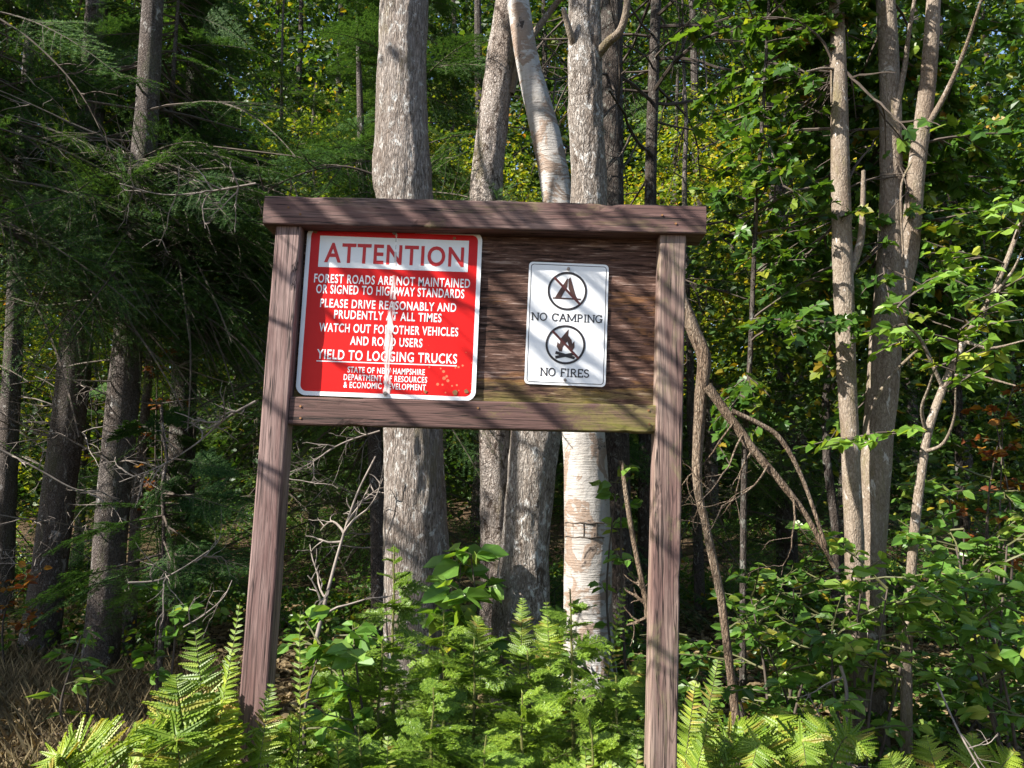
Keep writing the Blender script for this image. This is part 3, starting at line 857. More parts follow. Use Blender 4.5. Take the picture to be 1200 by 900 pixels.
def dead_branch(g, p, d, l, r, rs, lvl=0, mi=0, kids=4, wob=.13, gr=-.05):
    n = 8
    pts = [np.asarray(p, float)]; dd = nrm(d)
    for i in range(n):
        dd = nrm(dd + rs.normal(0, wob, 3) + [0, 0, gr])
        pts.append(pts[-1] + dd * l / n)
    pts = np.array(pts)
    tube(g, pts, np.linspace(r, r * .35, n + 1), 5 if lvl == 0 else 4, mi, cap=False)
    if lvl < 2:
        for k in range(kids):
            i = rs.integers(2, n)
            T = nrm(pts[i] - pts[i - 1])
            v = nrm(np.cross(T, rs.normal(size=3)))
            dead_branch(g, pts[i], T * .6 + v * rs.uniform(.5, 1.0), l * rs.uniform(.25, .5), r * .5, rs, lvl + 1, mi, max(1, kids - 1), wob, gr)

def trunk_pts(spec, Y, n=10):
    P = np.array([at(a, b, Y) for a, b, _ in spec])
    r = np.array([c * Y / FPX for _, _, c in spec])
    Q = spline(P, n)
    rr = spline(np.stack([r, r, r], -1), n)[:, 0]
    return Q, rr

def grounded(P, r, flare=1.35):
    """carry a trunk down to the ground with a root flare (P runs top to bottom)"""
    z0 = float(gz(P[-1, 0], P[-1, 1])) - .06
    if P[-1, 2] > z0 + .05:
        n = 6
        d = nrm(P[-1] - P[-4]) if len(P) > 4 else np.array([0, 0, -1.0])
        d = d / max(abs(d[2]), .5)
        H = P[-1, 2] - z0
        t = np.linspace(0, 1, n + 1)[1:]
        ex = P[-1] + np.stack([d[0] * .5 * H * t, d[1] * .3 * H * t, -H * t], -1)
        P = np.vstack([P, ex]); r = np.concatenate([r, r[-1] * (1 + (flare - 1) * t ** 2)])
    return P, r

def tree_from_spec(name, label, spec, Y, m, sides=26, rough=.05, group=None, rf=6, n=10, flare=1.3, cat='tree', ext=None, ridge=0.0):
    P, r = trunk_pts(spec, Y, n)
    P, r = grounded(P, r, flare)
    base = P[-1] * [1, 1, 0] + [0, 0, P[-1, 2] + .05]
    t = thing(name, label, cat, base, group)
    # carry it above the frame
    if ext:
        d = nrm(P[0] - P[3]); up = P[0] + np.linspace(0, 1, 9)[1:, None] * ext * (d * .6 + [0, 0, .5])
        P = np.vstack([up[::-1], P]); r = np.concatenate([np.linspace(r[0] * .25, r[0], 9)[:-1], r])
    g = Geo(); tube(g, P[::-1], r[::-1], sides, rough=rough, rf=rf, ridge=ridge)
    o = g.build('trunk', m, t, smooth=True)
    return t, P, r

def crown_clumps(center, radii, n, rs, shell=.35):
    u = nrm(rs.normal(size=(n, 3)))
    q = rs.uniform(shell, 1, n) ** .6
    lump = 1 + .28 * noise(u * 2 + np.asarray(center), 1.3)
    return np.asarray(center) + u * (q * lump)[:, None] * np.asarray(radii)

def limbs(g, P0, targets, r0, rs, mi=0):
    for T in targets:
        mid = (P0 + T) / 2 + rs.normal(0, .12, 3) * np.linalg.norm(T - P0) * .6 + [0, 0, .1 * np.linalg.norm(T - P0)]
        tube(g, spline([P0, mid, T], 5), np.linspace(r0, r0 * .2, 11), 6, mi, cap=False)

# ------------------------------------------------------------------ trees in the middle, behind the board
r_ = np.random.default_rng(21)
def add_crown(t, top, center, radii, n, per, Rr, L, W, m, seed, shape=OVAL, limb=8, limb_r=.05, bark=M_MAPLE, sunclip=True, mind=None):
    rs = np.random.default_rng(seed)
    C = crown_clumps(center, radii, n, rs)
    if sunclip: C = C[sun_keep(C, rs, .25)]
    g = Geo(); clump_leaves(g, C, Rr, per, L, W, rs, shape)
    g.build('crown', m, t)
    g = Geo(); limbs(g, np.asarray(top, float), C[rs.integers(len(C), size=limb)], limb_r, rs)
    g.build('limbs', bark, t, smooth=True)

t1, P1, R1 = tree_from_spec('maple_tree', 'thick grey ridged trunk behind the ATTENTION sign, widest of all', [(477, -60, 29), (474, 0, 30), (471, 100, 31), (471, 160, 33), (472, 205, 36.5), (478, 260, 33), (482, 400, 34), (484, 510, 35), (487, 620, 37), (490, 720, 40)], 5.2, M_MAPLE, 96, .035, 'trees right behind the board', ext=5.5, ridge=.007, n=30)
add_crown(t1, P1[4], P1[2] + [-.3, .6, 1.8], (2.4, 2.2, 1.8), 260, 34, .32, .10, .07, L_MAPLE, 1, limb=9)
t2, P2, R2 = tree_from_spec('slim_tree', 'slim trunk leaning right above the board, pale lit edge, scaly dark below', [(606, -60, 18), (597, 0, 18), (586, 80, 19), (575, 170, 19.5), (570, 240, 20), (573, 380, 19), (579, 510, 17.5), (581, 690, 18)], 6.6, M_SCALY, 60, .06, 'trees right behind the board', ext=4, ridge=.005, n=24)
g = Geo()
tube(g, spline([at(598, 110, 6.58), at(612, 62, 6.55), at(634, 28, 6.5), at(664, -12, 6.4)], 5), np.linspace(.042, .026, 16), 8, rough=.05)
g.build('branch', M_YOUNG, t2, smooth=True)
t3, P3, R3 = tree_from_spec('maple_tree', 'curved lichened trunk between scaly trunk and white birch, swelling below board', [(688, -60, 21), (685, 0, 21), (686, 120, 22), (690, 235, 22), (676, 350, 26), (640, 450, 28), (628, 510, 30), (617, 620, 27), (610, 720, 33)], 4.9, M_MAPLE2, 84, .06, 'trees right behind the board', ext=5, ridge=.006, n=30)
g = Geo()
tube(g, spline([at(697, 68, 4.88), at(712, 50, 4.8), at(728, 34, 4.75), at(735, 0, 4.7), at(728, -30, 4.7)], 5), np.linspace(.035, .02, 21), 8, rough=.05)
g.build('branch', M_YOUNG, t3, smooth=True)
g = Geo()
tube(g, spline([at(676, 60, 4.88), at(668, 38, 4.8), at(660, 10, 4.75)], 5), np.linspace(.03, .016, 11), 8, rough=.05)
g.build('branch', M_YOUNG, t3, smooth=True)
t4, P4, R4 = tree_from_spec('birch_tree', 'white paper birch with peeling bark nearest the right post', [(600, -40, 14), (610, 20, 14), (620, 80, 15), (640, 160, 18), (654, 235, 19), (672, 380, 22), (684, 510, 25), (688, 600, 26), (690, 740, 28)], 6.3, M_BIRCH, 60, .05, 'trees right behind the board', ext=4)
add_crown(t2, P2[2], P2[1] + [.5, .6, 2.2], (2.0, 1.8, 1.3), 130, 30, .32, .09, .065, L_MAPLE, 3, limb=5, limb_r=.04)
add_crown(t3, P3[2], P3[1] + [1.4, .2, 2.2], (2.2, 1.8, 1.4), 150, 30, .32, .10, .07, L_MAPLE, 4, limb=6)
add_crown(t4, P4[2], P4[1] + [.3, 1.6, 2.0], (2.0, 1.6, 1.3), 120, 30, .30, .07, .05, L_BACK, 5, limb=5, limb_r=.03)
# the dark rectangular scar round the birch
g = Geo()
zc, rr = at(688, 620, 6.3), .185
for dz, a0, a1 in ((.055, 150, 300), (-.055, 150, 300)):
    a = np.radians(np.linspace(195, 320, 20))
    tube(g, np.stack([zc[0] + rr * np.cos(a), zc[1] + rr * np.sin(a), np.full(20, zc[2] + dz) + .004 * np.sin(a * 9)], -1), .006, 5)
for dg in (200, 228, 256, 287, 315):
    a = R(dg); p = np.array([zc[0] + rr * math.cos(a), zc[1] + rr * math.sin(a), zc[2]])
    tube(g, np.array([p - [0, 0, .055], p + [.004, 0, 0], p + [0, 0, .055]]), .005, 5)
g.build('bark_scar', M_TWIGD, t4)
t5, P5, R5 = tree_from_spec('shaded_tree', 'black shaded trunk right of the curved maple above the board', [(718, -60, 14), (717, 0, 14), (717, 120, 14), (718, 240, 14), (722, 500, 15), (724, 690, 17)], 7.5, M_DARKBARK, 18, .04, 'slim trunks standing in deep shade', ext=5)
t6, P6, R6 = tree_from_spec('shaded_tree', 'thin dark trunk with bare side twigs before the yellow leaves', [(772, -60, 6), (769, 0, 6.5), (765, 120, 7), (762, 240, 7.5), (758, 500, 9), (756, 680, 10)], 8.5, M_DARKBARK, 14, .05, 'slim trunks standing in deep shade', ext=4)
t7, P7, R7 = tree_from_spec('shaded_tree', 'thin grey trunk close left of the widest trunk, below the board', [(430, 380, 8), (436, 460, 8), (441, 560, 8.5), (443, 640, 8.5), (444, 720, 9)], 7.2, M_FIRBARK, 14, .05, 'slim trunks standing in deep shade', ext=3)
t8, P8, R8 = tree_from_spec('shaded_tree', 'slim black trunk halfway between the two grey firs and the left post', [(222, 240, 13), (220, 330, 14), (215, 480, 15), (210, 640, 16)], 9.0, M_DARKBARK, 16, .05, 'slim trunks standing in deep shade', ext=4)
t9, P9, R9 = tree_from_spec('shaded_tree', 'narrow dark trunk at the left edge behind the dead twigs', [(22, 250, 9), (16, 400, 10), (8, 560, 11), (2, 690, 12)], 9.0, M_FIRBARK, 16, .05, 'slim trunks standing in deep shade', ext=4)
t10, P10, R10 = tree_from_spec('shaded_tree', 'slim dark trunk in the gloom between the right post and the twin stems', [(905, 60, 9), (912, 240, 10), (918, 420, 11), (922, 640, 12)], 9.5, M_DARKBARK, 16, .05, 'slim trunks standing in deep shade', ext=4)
# dark bare branches of the shaded trees, silhouetted on the yellow leaves
def side_twigs(t, P, n, lmin, lmax, z0, z1, seed, m=M_TWIGD, r=.012, kids=3, dirs=None, gr=-.02, name='branches'):
    rs = np.random.default_rng(seed); g = Geo()
    cand = P[(P[:, 2] > z0) & (P[:, 2] < z1)]
    for k in range(n):
        p = cand[rs.integers(len(cand))]
        a = rs.uniform(0, 2 * math.pi) if dirs is None else rs.uniform(*dirs)
        dead_branch(g, p, [math.cos(a), math.sin(a), rs.uniform(-.15, .25)], rs.uniform(lmin, lmax), r * rs.uniform(.6, 1.2), rs, 0, 0, kids, .12, gr)
    return g.build(name, m, t)
side_twigs(t6, P6, 34, 1.0, 2.6, 3.0, 8.5, 31, kids=4, r=.022)
side_twigs(t5, P5, 14, .8, 1.8, 3.0, 7.5, 32)
side_twigs(t10, P10, 24, .8, 2.0, 1.5, 7.5, 33)
side_twigs(t8, P8, 20, .6, 1.4, .8, 6, 34, M_TWIG, .009)
side_twigs(t7, P7, 16, .5, 1.2, .8, 4, 35, M_TWIG, .008)
side_twigs(t9, P9, 14, .6, 1.2, .8, 5, 36, M_TWIG, .009)

# ------------------------------------------------------------------ firs at the left
TPL = [fir_template(np.random.default_rng(40 + k), 1.0, .009, .027, .0056) for k in range(4)]
TPL_C = [fir_template(np.random.default_rng(50 + k), 1.0, .016, .040, .0085, .42, .085) for k in range(3)]
tf1, PF1, RF1 = tree_from_spec('fir_tree', 'grey fir trunk at far left with a sunlit streak, dead twigs all around', [(105, 160, 15), (101, 250, 16), (95, 330, 17), (83, 470, 18), (68, 580, 18), (55, 690, 19), (42, 775, 22)], 7.2, M_FIRBARK, 24, .04, 'grey firs on the left', ext=6)
tf2, PF2, RF2 = tree_from_spec('fir_tree', 'grey fir trunk right of its twin, pale patches near its foot', [(176, 60, 13), (172, 140, 14), (165, 220, 16), (159, 310, 17), (148, 420, 17), (138, 520, 17.5), (128, 650, 18), (117, 775, 20)], 6.8, M_FIRBARK, 24, .05, 'grey firs on the left', ext=6)
def fir_boughs(t, P, r, n, z0, z1, lmin, lmax, seed, tpls=TPL, m=L_FIR, dirs=None, keep=True, droop=.18):
    rs = np.random.default_rng(seed)
    cand = P[(P[:, 2] > z0) & (P[:, 2] < z1)]
    o = cand[rs.integers(len(cand), size=n)] + rs.normal(0, .05, (n, 3))
    az = rs.uniform(0, 2 * math.pi, n) if dirs is None else rs.uniform(dirs[0], dirs[1], n)
    sc_ = rs.uniform(lmin, lmax, n)
    pt = rs.uniform(-.5, .15, n)
    # boughs leave the trunk bare near the stem
    st = rs.uniform(.1, .75, n)
    o2 = o + np.stack([np.cos(az), np.sin(az), np.sin(pt)], -1) * (st * lmax)[:, None]
    if keep:
        dv = np.stack([np.cos(az), np.sin(az), az * 0], -1)
        kk = sun_keep(o2 + dv * .25, rs, .25) & sun_keep(o2 + dv * .9, rs, .25)
        o, o2, az, pt, sc_ = o[kk], o2[kk], az[kk], pt[kk], sc_[kk]
    g = Geo()
    place_sprays(g, tpls, o2, az, pt, sc_, rs, droop)
    for a, b in zip(o, o2): tube(g, np.array([a, (a + b) / 2 + [0, 0, .02], b]), [.014, .011, .008], 4, 1, cap=False)
    return g.build('crown', [m, M_TWIGD], t)
fir_boughs(tf1, PF1, RF1, 150, 3.2, 8.5, .8, 1.5, 61)
fir_boughs(tf2, PF2, RF2, 190, 3.2, 8.5, .8, 1.6, 62)
side_twigs(tf1, PF1, 34, .5, 1.3, .6, 4.6, 63, M_TWIG, .009, 4)
side_twigs(tf2, PF2, 40, .5, 1.4, .6, 4.6, 64, M_TWIG, .009, 4)

def free_fir(label, x, y, h, rad, n, seed, z0=.4, tp=TPL, hazy=None, group='young firs in the shade on the left', m=L_FIR, name='fir_tree'):
    rs = np.random.default_rng(seed)
    b = np.array([x, y, float(gz(x, y))])
    t = thing(name, label, 'tree', b, group)
    P = np.stack([x + rs.normal(0, .02, 12).cumsum(), y + rs.normal(0, .02, 12).cumsum(), np.linspace(b[2] - .05, h, 12)], -1)
    g = Geo(); tube(g, P, np.linspace(.0065 * h + .01, .01, 12), 10, rough=.05); g.build('trunk', M_FIRBARK, t, smooth=True)
    z = z0 + (h - z0) * np.sort(rs.random(n)) ** 1.1
    o = np.stack([np.interp(z, P[:, 2], P[:, 0]), np.interp(z, P[:, 2], P[:, 1]), z], -1)
    k = 1 - (z - z0) / (h - z0 + .001)
    az = rs.uniform(0, 2 * math.pi, n)
    ln = rad * (.25 + .75 * k) * rs.uniform(.7, 1.1, n)
    st = rs.uniform(.0, .45, n) * ln
    pt = rs.uniform(-.55, .2, n)
    o2 = o + np.stack([np.cos(az), np.sin(az), np.sin(pt)], -1) * st[:, None]
    dv = np.stack([np.cos(az), np.sin(az), az * 0], -1)
    kk = sun_keep(o2 + dv * ln[:, None] * .25, rs, .2) & sun_keep(o2 + dv * ln[:, None] * .8, rs, .2)
    o, o2, az, pt, ln = o[kk], o2[kk], az[kk], pt[kk], ln[kk]
    g = Geo(); place_sprays(g, tp, o2, az, pt, np.maximum(ln, .25), rs, .16)
    for a, c in zip(o, o2): tube(g, np.array([a, c]), [.01, .007], 4, 1, cap=False)
    g.build('crown', [m, M_TWIGD], t)
    return t
free_fir('dense young fir filling the upper left corner', -4.05, 5.4, 6.4, 1.7, 240, 71, 3.6)
free_fir('soft green fir with drooping boughs left of the widest trunk', -1.0, 7.3, 7.6, 1.7, 240, 72, 2.4)
free_fir('fir with hanging boughs high between the left fir and the widest trunk', -3.62, 7.5, 7.6, 1.9, 260, 81, 3.8)
free_fir('fir hanging over the dead twigs at the upper left', -4.65, 6.3, 6.8, 1.9, 250, 82, 3.7)
free_fir('low fir with feathery boughs beside the left post', -2.6, 5.9, 2.2, 1.0, 46, 73, .9)
free_fir('small fir between the two grey fir trunks', -4.1, 8.4, 4.2, 1.2, 70, 74, .6)
free_fir('dark fir behind the widest trunk, upper boughs showing above the board', -1.6, 9.6, 9.0, 1.8, 130, 75, 1.0, TPL_C)
free_fir('dark fir deep in the wood behind the left post', -3.6, 11.0, 9.5, 2.0, 150, 76, .8, TPL_C)
free_fir('dark fir at the far left edge of the wood', -7.2, 9.8, 9.0, 2.0, 150, 77, .8, TPL_C)
free_fir('dark fir rising in the gloom right of the board', 2.2, 9.2, 8.5, 1.6, 130, 78, .6, TPL_C, group='dark firs in the gloom')
free_fir('dark fir low in the gloom between birch and right post', .9, 8.4, 3.6, 1.3, 80, 79, .4, TPL_C, group='dark firs in the gloom')
free_fir('dark fir behind the twin stems on the right', 4.2, 9.6, 7.0, 1.7, 120, 80, .5, TPL_C, group='dark firs in the gloom')

# ------------------------------------------------------------------ right-hand stems
ta, PA, RA = tree_from_spec('young_maple', 'slim straight grey stem standing left of the forked stem', [(977, -60, 8), (980, 0, 8.5), (983, 100, 9.5), (987, 290, 11.5), (992, 430, 11), (998, 560, 10.5), (1001, 640, 11), (1003, 740, 12)], 4.6, M_YOUNG, 36, .09, 'grey stems on the right', ext=3.5, rf=11)
g = Geo()
tube(g, spline([at(990, 330, 4.6), at(1003, 300, 4.6), at(1010, 270, 4.55), at(1012, 200, 4.5)], 5), np.linspace(.035, .012, 16), 8, rough=.05)
g.build('branch', M_YOUNG, ta, smooth=True)
g = Geo()
tube(g, spline([at(984, 82, 4.6), at(965, 80, 4.55), at(945, 84, 4.5)], 4), np.linspace(.012, .005, 9), 6)
g.build('branch', M_YOUNG, ta, smooth=True)
tb, PB, RB = tree_from_spec('young_maple', 'thicker grey stem forking in two at the height of the signs', [(1034, -60, 11), (1040, 40, 12), (1044, 150, 12.5), (1044, 250, 13), (1042, 330, 15), (1035, 440, 17.5), (1028, 530, 17), (1022, 640, 16), (1019, 740, 17)], 4.8, M_YOUNG, 40, .08, 'grey stems on the right', ext=3.5, rf=9)
g = Geo()
tube(g, spline([at(1046, 400, 4.8), at(1056, 340, 4.78), at(1066, 290, 4.75), at(1074, 200, 4.7), at(1088, 90, 4.6), at(1094, 0, 4.5), at(1098, -90, 4.4)], 8), np.interp(np.linspace(0, 1, 49), [0, .3, .6, 1], [.062, .058, .050, .034]), 20, rough=.05)
tube(g, spline([at(1085, 150, 4.62), at(1108, 110, 4.55), at(1130, 60, 4.4), at(1150, 0, 4.2)], 5), np.linspace(.02, .008, 16), 6)
tube(g, spline([at(1048, 140, 4.75), at(1060, 80, 4.7), at(1065, 40, 4.6), at(1075, -20, 4.5)], 5), np.linspace(.02, .01, 16), 6)
g.build('fork', M_YOUNG, tb, smooth=True)
g = Geo()
tube(g, spline([at(1010, 520, 4.66), at(1020, 480, 4.62), at(1045, 440, 4.60), at(1075, 410, 4.6)], 6), np.linspace(.014, .008, 19), 6, rough=.08)
g.build('vine', M_YOUNG, tb, smooth=True)
g = Geo()
tube(g, spline([at(1068, 190, 4.55), at(1056, 220, 4.55), at(1058, 290, 4.6), at(1062, 340, 4.6)], 6), np.linspace(.007, .006, 19), 6)
g.build('vine', M_YOUNG, tb, smooth=True)
b0 = at(865, 760, 4.9); b0[2] = float(gz(b0[0], b0[1]))
tu = thing('young_maple', 'slender understory maple with hanging lobed leaves between the right post and the slim stem', 'tree', b0, 'grey stems on the right')
P = spline([b0 - [0, 0, .05], at(872, 560, 4.9), at(880, 400, 4.85), at(886, 250, 4.8), at(896, 100, 4.75), at(904, -60, 4.7)], 6)
g = Geo(); tube(g, P, np.linspace(.022, .009, len(P)), 8, rough=.08); g.build('trunk', M_DARKBARK, tu, smooth=True)
upper_pts = P[P[:, 2] > 2.2]
gs_, rs_ = trunk_pts([(784, 300, 6), (797, 345, 7), (813, 388, 8), (825, 420, 8), (821, 470, 7), (817, 560, 5.5), (828, 620, 5), (845, 700, 4.5)], 4.0)
gs_, rs_ = grounded(gs_, rs_)
tsn = thing('dead_tree', 'crooked dead stem with flaking bark right of the weathered post', 'dead tree', [gs_[-1, 0], gs_[-1, 1], 0])
g = Geo(); tube(g, gs_[::-1], rs_[::-1], 14, rough=.14, rf=14); g.build('trunk', M_DEADWOOD, tsn, smooth=True)
P, r = trunk_pts([(829, 452, 6), (850, 482, 5.5), (885, 530, 5), (915, 565, 4.5), (945, 605, 3.5), (978, 665, 2.5)], 3.95)
g = Geo(); tube(g, P, r, 12, rough=.18, rf=16)
P, r = trunk_pts([(858, 482, 3.2), (890, 497, 3), (915, 515, 3), (940, 560, 2.5), (968, 640, 2)], 3.9)
tube(g, P, r, 8, rough=.1)
rs = np.random.default_rng(5)
for px, py, l in ((870, 510, .5), (900, 545, .6), (880, 530, .4), (930, 585, .4), (860, 495, .5)):
    dead_branch(g, at(px, py, 3.93), [rs.normal(0, .6), rs.normal(0, .3), -1], l, .006, rs, 0, 0, 3, .2, -.02)
g.build('broken_limb', M_DEADWOOD, tsn, smooth=True)
# sapling
P, r = trunk_pts([(1196, 262, 2.6), (1178, 310, 3), (1160, 350, 3.4), (1130, 400, 4), (1105, 455, 4.4), (1088, 505, 4.8), (1079, 560, 5), (1070, 640, 5.3), (1062, 770, 6)], 4.2)
P, r = grounded(P, r)
tsp = thing('sapling', 'thin grey sapling bending right from the forked stem', 'sapling', [P[-1, 0], P[-1, 1], 0])
g = Geo(); tube(g, P[::-1], r[::-1], 12, rough=.08); g.build('trunk', M_YOUNG, tsp, smooth=True)
for pts in ([(1086, 508), (1080, 480), (1088, 455), (1096, 430)], [(1082, 530), (1105, 520), (1118, 490), (1120, 455)], [(1130, 400), (1160, 408), (1205, 398)], [(1112, 440), (1150, 442), (1190, 452)], [(1160, 350), (1185, 320), (1200, 290)], [(1105, 455), (1080, 400), (1062, 380), (1052, 360)]):
    q = spline([at(a, b, 4.2 - .1 * i) for i, (a, b) in enumerate(pts)], 5)
    g = Geo(); tube(g, q, np.linspace(.011, .004, len(q)), 7, rough=.08)
    g.build('branch', M_YOUNG, tsp, smooth=True)

# foliage hanging from the right-hand stems: layered leafy branches
def leafy_branches(g, starts, rs, L, W, shape, lens=(.5, 1.1), n_sub=6, gap=.05, mi=0, tmi=1, aim=None, gr=-.06, sun=False):
    for p in starts:
        a = rs.uniform(0, 2 * math.pi)
        d = np.array([math.cos(a), math.sin(a), rs.uniform(.05, .8)]) if aim is None else nrm(np.asarray(aim) + rs.normal(0, .45, 3))
        l = rs.uniform(*lens)
        def twig(p, d, l, lvl):
            n = max(4, int(l / .07)); pts = [p]; dd = nrm(d)
            for i in range(n):
                dd = nrm(dd + rs.normal(0, .10, 3) + [0, 0, gr]); pts.append(pts[-1] + dd * l / n)
            pts = np.array(pts)
            tube(g, pts, np.linspace(.004 + .007 * l, .0016, len(pts)), 4, tmi, cap=False)
            k = max(3, int(1.45 * l / gap)) if lvl else max(3, int(1.0 * l / gap))
            t = rs.uniform(.3 if lvl == 0 else .12, 1, k)
            q = np.stack([np.interp(t * n, np.arange(n + 1), pts[:, i]) for i in range(3)], -1)
            T = nrm(pts[-1] - pts[0]); sd = nrm(np.cross([0, 0, 1], T))
            sg = rs.choice([-1, 1], k)[:, None]
            D = T * rs.uniform(.2, .9, (k, 1)) + sg * sd * .9 + rs.normal(0, .25, (k, 3)) + [0, 0, -.25]
            Nn = np.array([0, -.15, 1.0]) + rs.normal(0, .75, (k, 3))
            s = rs.uniform(.6, 1.2, k)
            kk = sun_keep(q, rs, -.12, .1) if sun else np.ones(k, bool)
            if kk.any(): leaves(g, q[kk], D[kk], Nn[kk], (L * s)[kk], (W * s)[kk], shape, mi)
            if lvl < 1:
                for j in range(n_sub):
                    i = rs.integers(1, n + 1)
                    v = nrm(T * .7 + sd * rs.choice([-1, 1]) * rs.uniform(.5, 1.1) + rs.normal(0, .15, 3))
                    twig(pts[i], v, l * rs.uniform(.3, .6), lvl + 1)
        twig(np.asarray(p, float), d, l, 0)

def leafy(t, starts, seed, L, W, shape, m, lens=(.5, 1.1), n_sub=6, gap=.05, name='crown', stem=M_TWIGD, aim=None, gr=-.06, sun=False):
    g = Geo(); rs = np.random.default_rng(seed)
    leafy_branches(g, starts, rs, L, W, shape, lens, n_sub, gap, aim=aim, gr=gr, sun=sun)
    return g.build(name, [m, stem], t)
leafy(tu, upper_pts[np.random.default_rng(89).integers(len(upper_pts), size=30)], 89, .082, .080, MAPLE, L_MAPLE, (.3, .75), aim=(.25, -.2, .05))
rs = np.random.default_rng(90)
st = PA[(PA[:, 2] > 2.9)]; leafy(ta, st[rs.integers(len(st), size=44)] , 91, .085, .085, MAPLE, L_MAPLE, (.4, .95), sun=True, aim=(-.25, .55, .1))
st = PB[(PB[:, 2] > 3.0)]; leafy(tb, st[rs.integers(len(st), size=60)], 92, .090, .088, MAPLE, L_MAPLE, (.5, 1.3), sun=True, aim=(.45, .45, .1))
st = P_s = np.array([at(*q) for q in ((1096, 430, 4.1), (1062, 380, 4.0), (1105, 455, 4.15), (1160, 350, 4.2), (1130, 400, 4.1), (1052, 360, 3.9), (1190, 280, 4.1), (1118, 460, 4.0), (1088, 505, 4.2), (1150, 380, 4.1), (1178, 310, 4.2))])
leafy(tsp, P_s, 93, .085, .048, OVAL, L_BEECH, (.3, .65), 6)

# ------------------------------------------------------------------ broadleaf trees of the wood behind
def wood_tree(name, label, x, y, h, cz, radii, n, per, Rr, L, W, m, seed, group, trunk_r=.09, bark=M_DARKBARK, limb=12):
    rs = np.random.default_rng(seed)
    b = np.array([x, y, float(gz(x, y))])
    t = thing(name, label, 'tree', b, group)
    P = np.stack([x + rs.normal(0, .06, 10).cumsum(), y + rs.normal(0, .06, 10).cumsum(), np.linspace(b[2] - .05, h, 10)], -1)
    g = Geo(); tube(g, P, np.linspace(trunk_r, trunk_r * .3, 10), 12, rough=.06); g.build('trunk', bark, t, smooth=True)
    C = crown_clumps(np.array([x, y, cz]), radii, n, rs, .1)
    C = C[(C[:, 2] > .3)]
    C = C[sun_keep(C, rs, .2)]
    g = Geo(); clump_leaves(g, C, Rr, per, L, W, rs)
    g.build('crown', m, t)
    g = Geo(); limbs(g, P[5], C[rs.integers(len(C), size=limb)], trunk_r * .4, rs); g.build('limbs', bark, t, smooth=True)
    return t
G1 = 'yellowing trees lit beyond the firs'
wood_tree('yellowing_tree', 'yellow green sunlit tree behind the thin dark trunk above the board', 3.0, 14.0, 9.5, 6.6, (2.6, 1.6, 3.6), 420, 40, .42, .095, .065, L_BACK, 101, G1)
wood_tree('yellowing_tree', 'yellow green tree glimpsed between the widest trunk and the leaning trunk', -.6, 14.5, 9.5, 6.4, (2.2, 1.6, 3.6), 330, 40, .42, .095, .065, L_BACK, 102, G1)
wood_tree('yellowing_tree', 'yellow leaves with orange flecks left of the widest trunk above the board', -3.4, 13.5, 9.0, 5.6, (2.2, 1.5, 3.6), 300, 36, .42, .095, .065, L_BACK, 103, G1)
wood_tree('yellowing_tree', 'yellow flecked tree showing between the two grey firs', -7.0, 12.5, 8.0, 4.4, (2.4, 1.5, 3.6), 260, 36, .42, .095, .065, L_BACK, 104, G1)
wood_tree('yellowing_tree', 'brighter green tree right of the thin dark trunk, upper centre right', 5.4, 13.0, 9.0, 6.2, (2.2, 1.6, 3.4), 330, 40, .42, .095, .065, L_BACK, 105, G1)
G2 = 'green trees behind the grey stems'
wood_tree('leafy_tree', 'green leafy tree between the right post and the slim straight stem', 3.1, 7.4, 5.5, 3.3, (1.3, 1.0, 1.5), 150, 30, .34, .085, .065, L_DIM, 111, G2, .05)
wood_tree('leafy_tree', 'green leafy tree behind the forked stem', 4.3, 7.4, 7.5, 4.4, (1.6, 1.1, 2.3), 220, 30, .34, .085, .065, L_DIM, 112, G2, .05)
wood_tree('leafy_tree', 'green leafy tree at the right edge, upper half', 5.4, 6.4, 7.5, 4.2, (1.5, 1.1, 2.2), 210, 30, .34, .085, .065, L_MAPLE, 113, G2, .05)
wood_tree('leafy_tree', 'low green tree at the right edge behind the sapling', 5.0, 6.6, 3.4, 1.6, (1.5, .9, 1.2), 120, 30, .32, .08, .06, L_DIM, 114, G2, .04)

# far wood, a mass of foliage that closes the view
def far_wood():
    rs = np.random.default_rng(120)
    g = Geo()
    n = 13000
    C = np.stack([rs.uniform(-26, 26, n), rs.uniform(16.0, 27, n), .2 + 17 * rs.uniform(0, 1, n) ** 1.25], -1)
    C[:, 2] += gz(C[:, 0], C[:, 1])
    k = noise(C * [1, 1, .7], .55)
    C = C[(k > -.75) | (C[:, 2] < 6)]
    C = C[sun_keep(C, rs)]
    clump_leaves(g, C, .75, 30, .17, .12, rs, OVAL, .8, jit=1.1)
    n = 7000
    C = np.stack([rs.uniform(-36, 36, n), rs.uniform(28, 38, n), 4 + 24 * rs.uniform(0, 1, n)], -1)
    C = C[~((C[:, 0] > C[:, 1] * .36) & (C[:, 2] > C[:, 1] * .52) & (rs.random(n) < .7))]
    clump_leaves(g, C, 1.1, 30, .26, .19, rs, OVAL, .8, jit=1.1)
    for x in np.linspace(-20, 20, 34):
        x += rs.normal(0, .5); y = rs.uniform(15.5, 20); P = np.stack([x + rs.normal(0, .06, 8).cumsum(), np.full(8, y), np.linspace(-.1, 15, 8)], -1)
        tube(g, P, np.linspace(rs.uniform(.08, .2), .05, 8), 8, 1)
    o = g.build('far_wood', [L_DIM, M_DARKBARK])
    set_props(o, 'mass of shaded leaves and trunks closing the wood far behind', 'wood', kind='stuff')
far_wood()

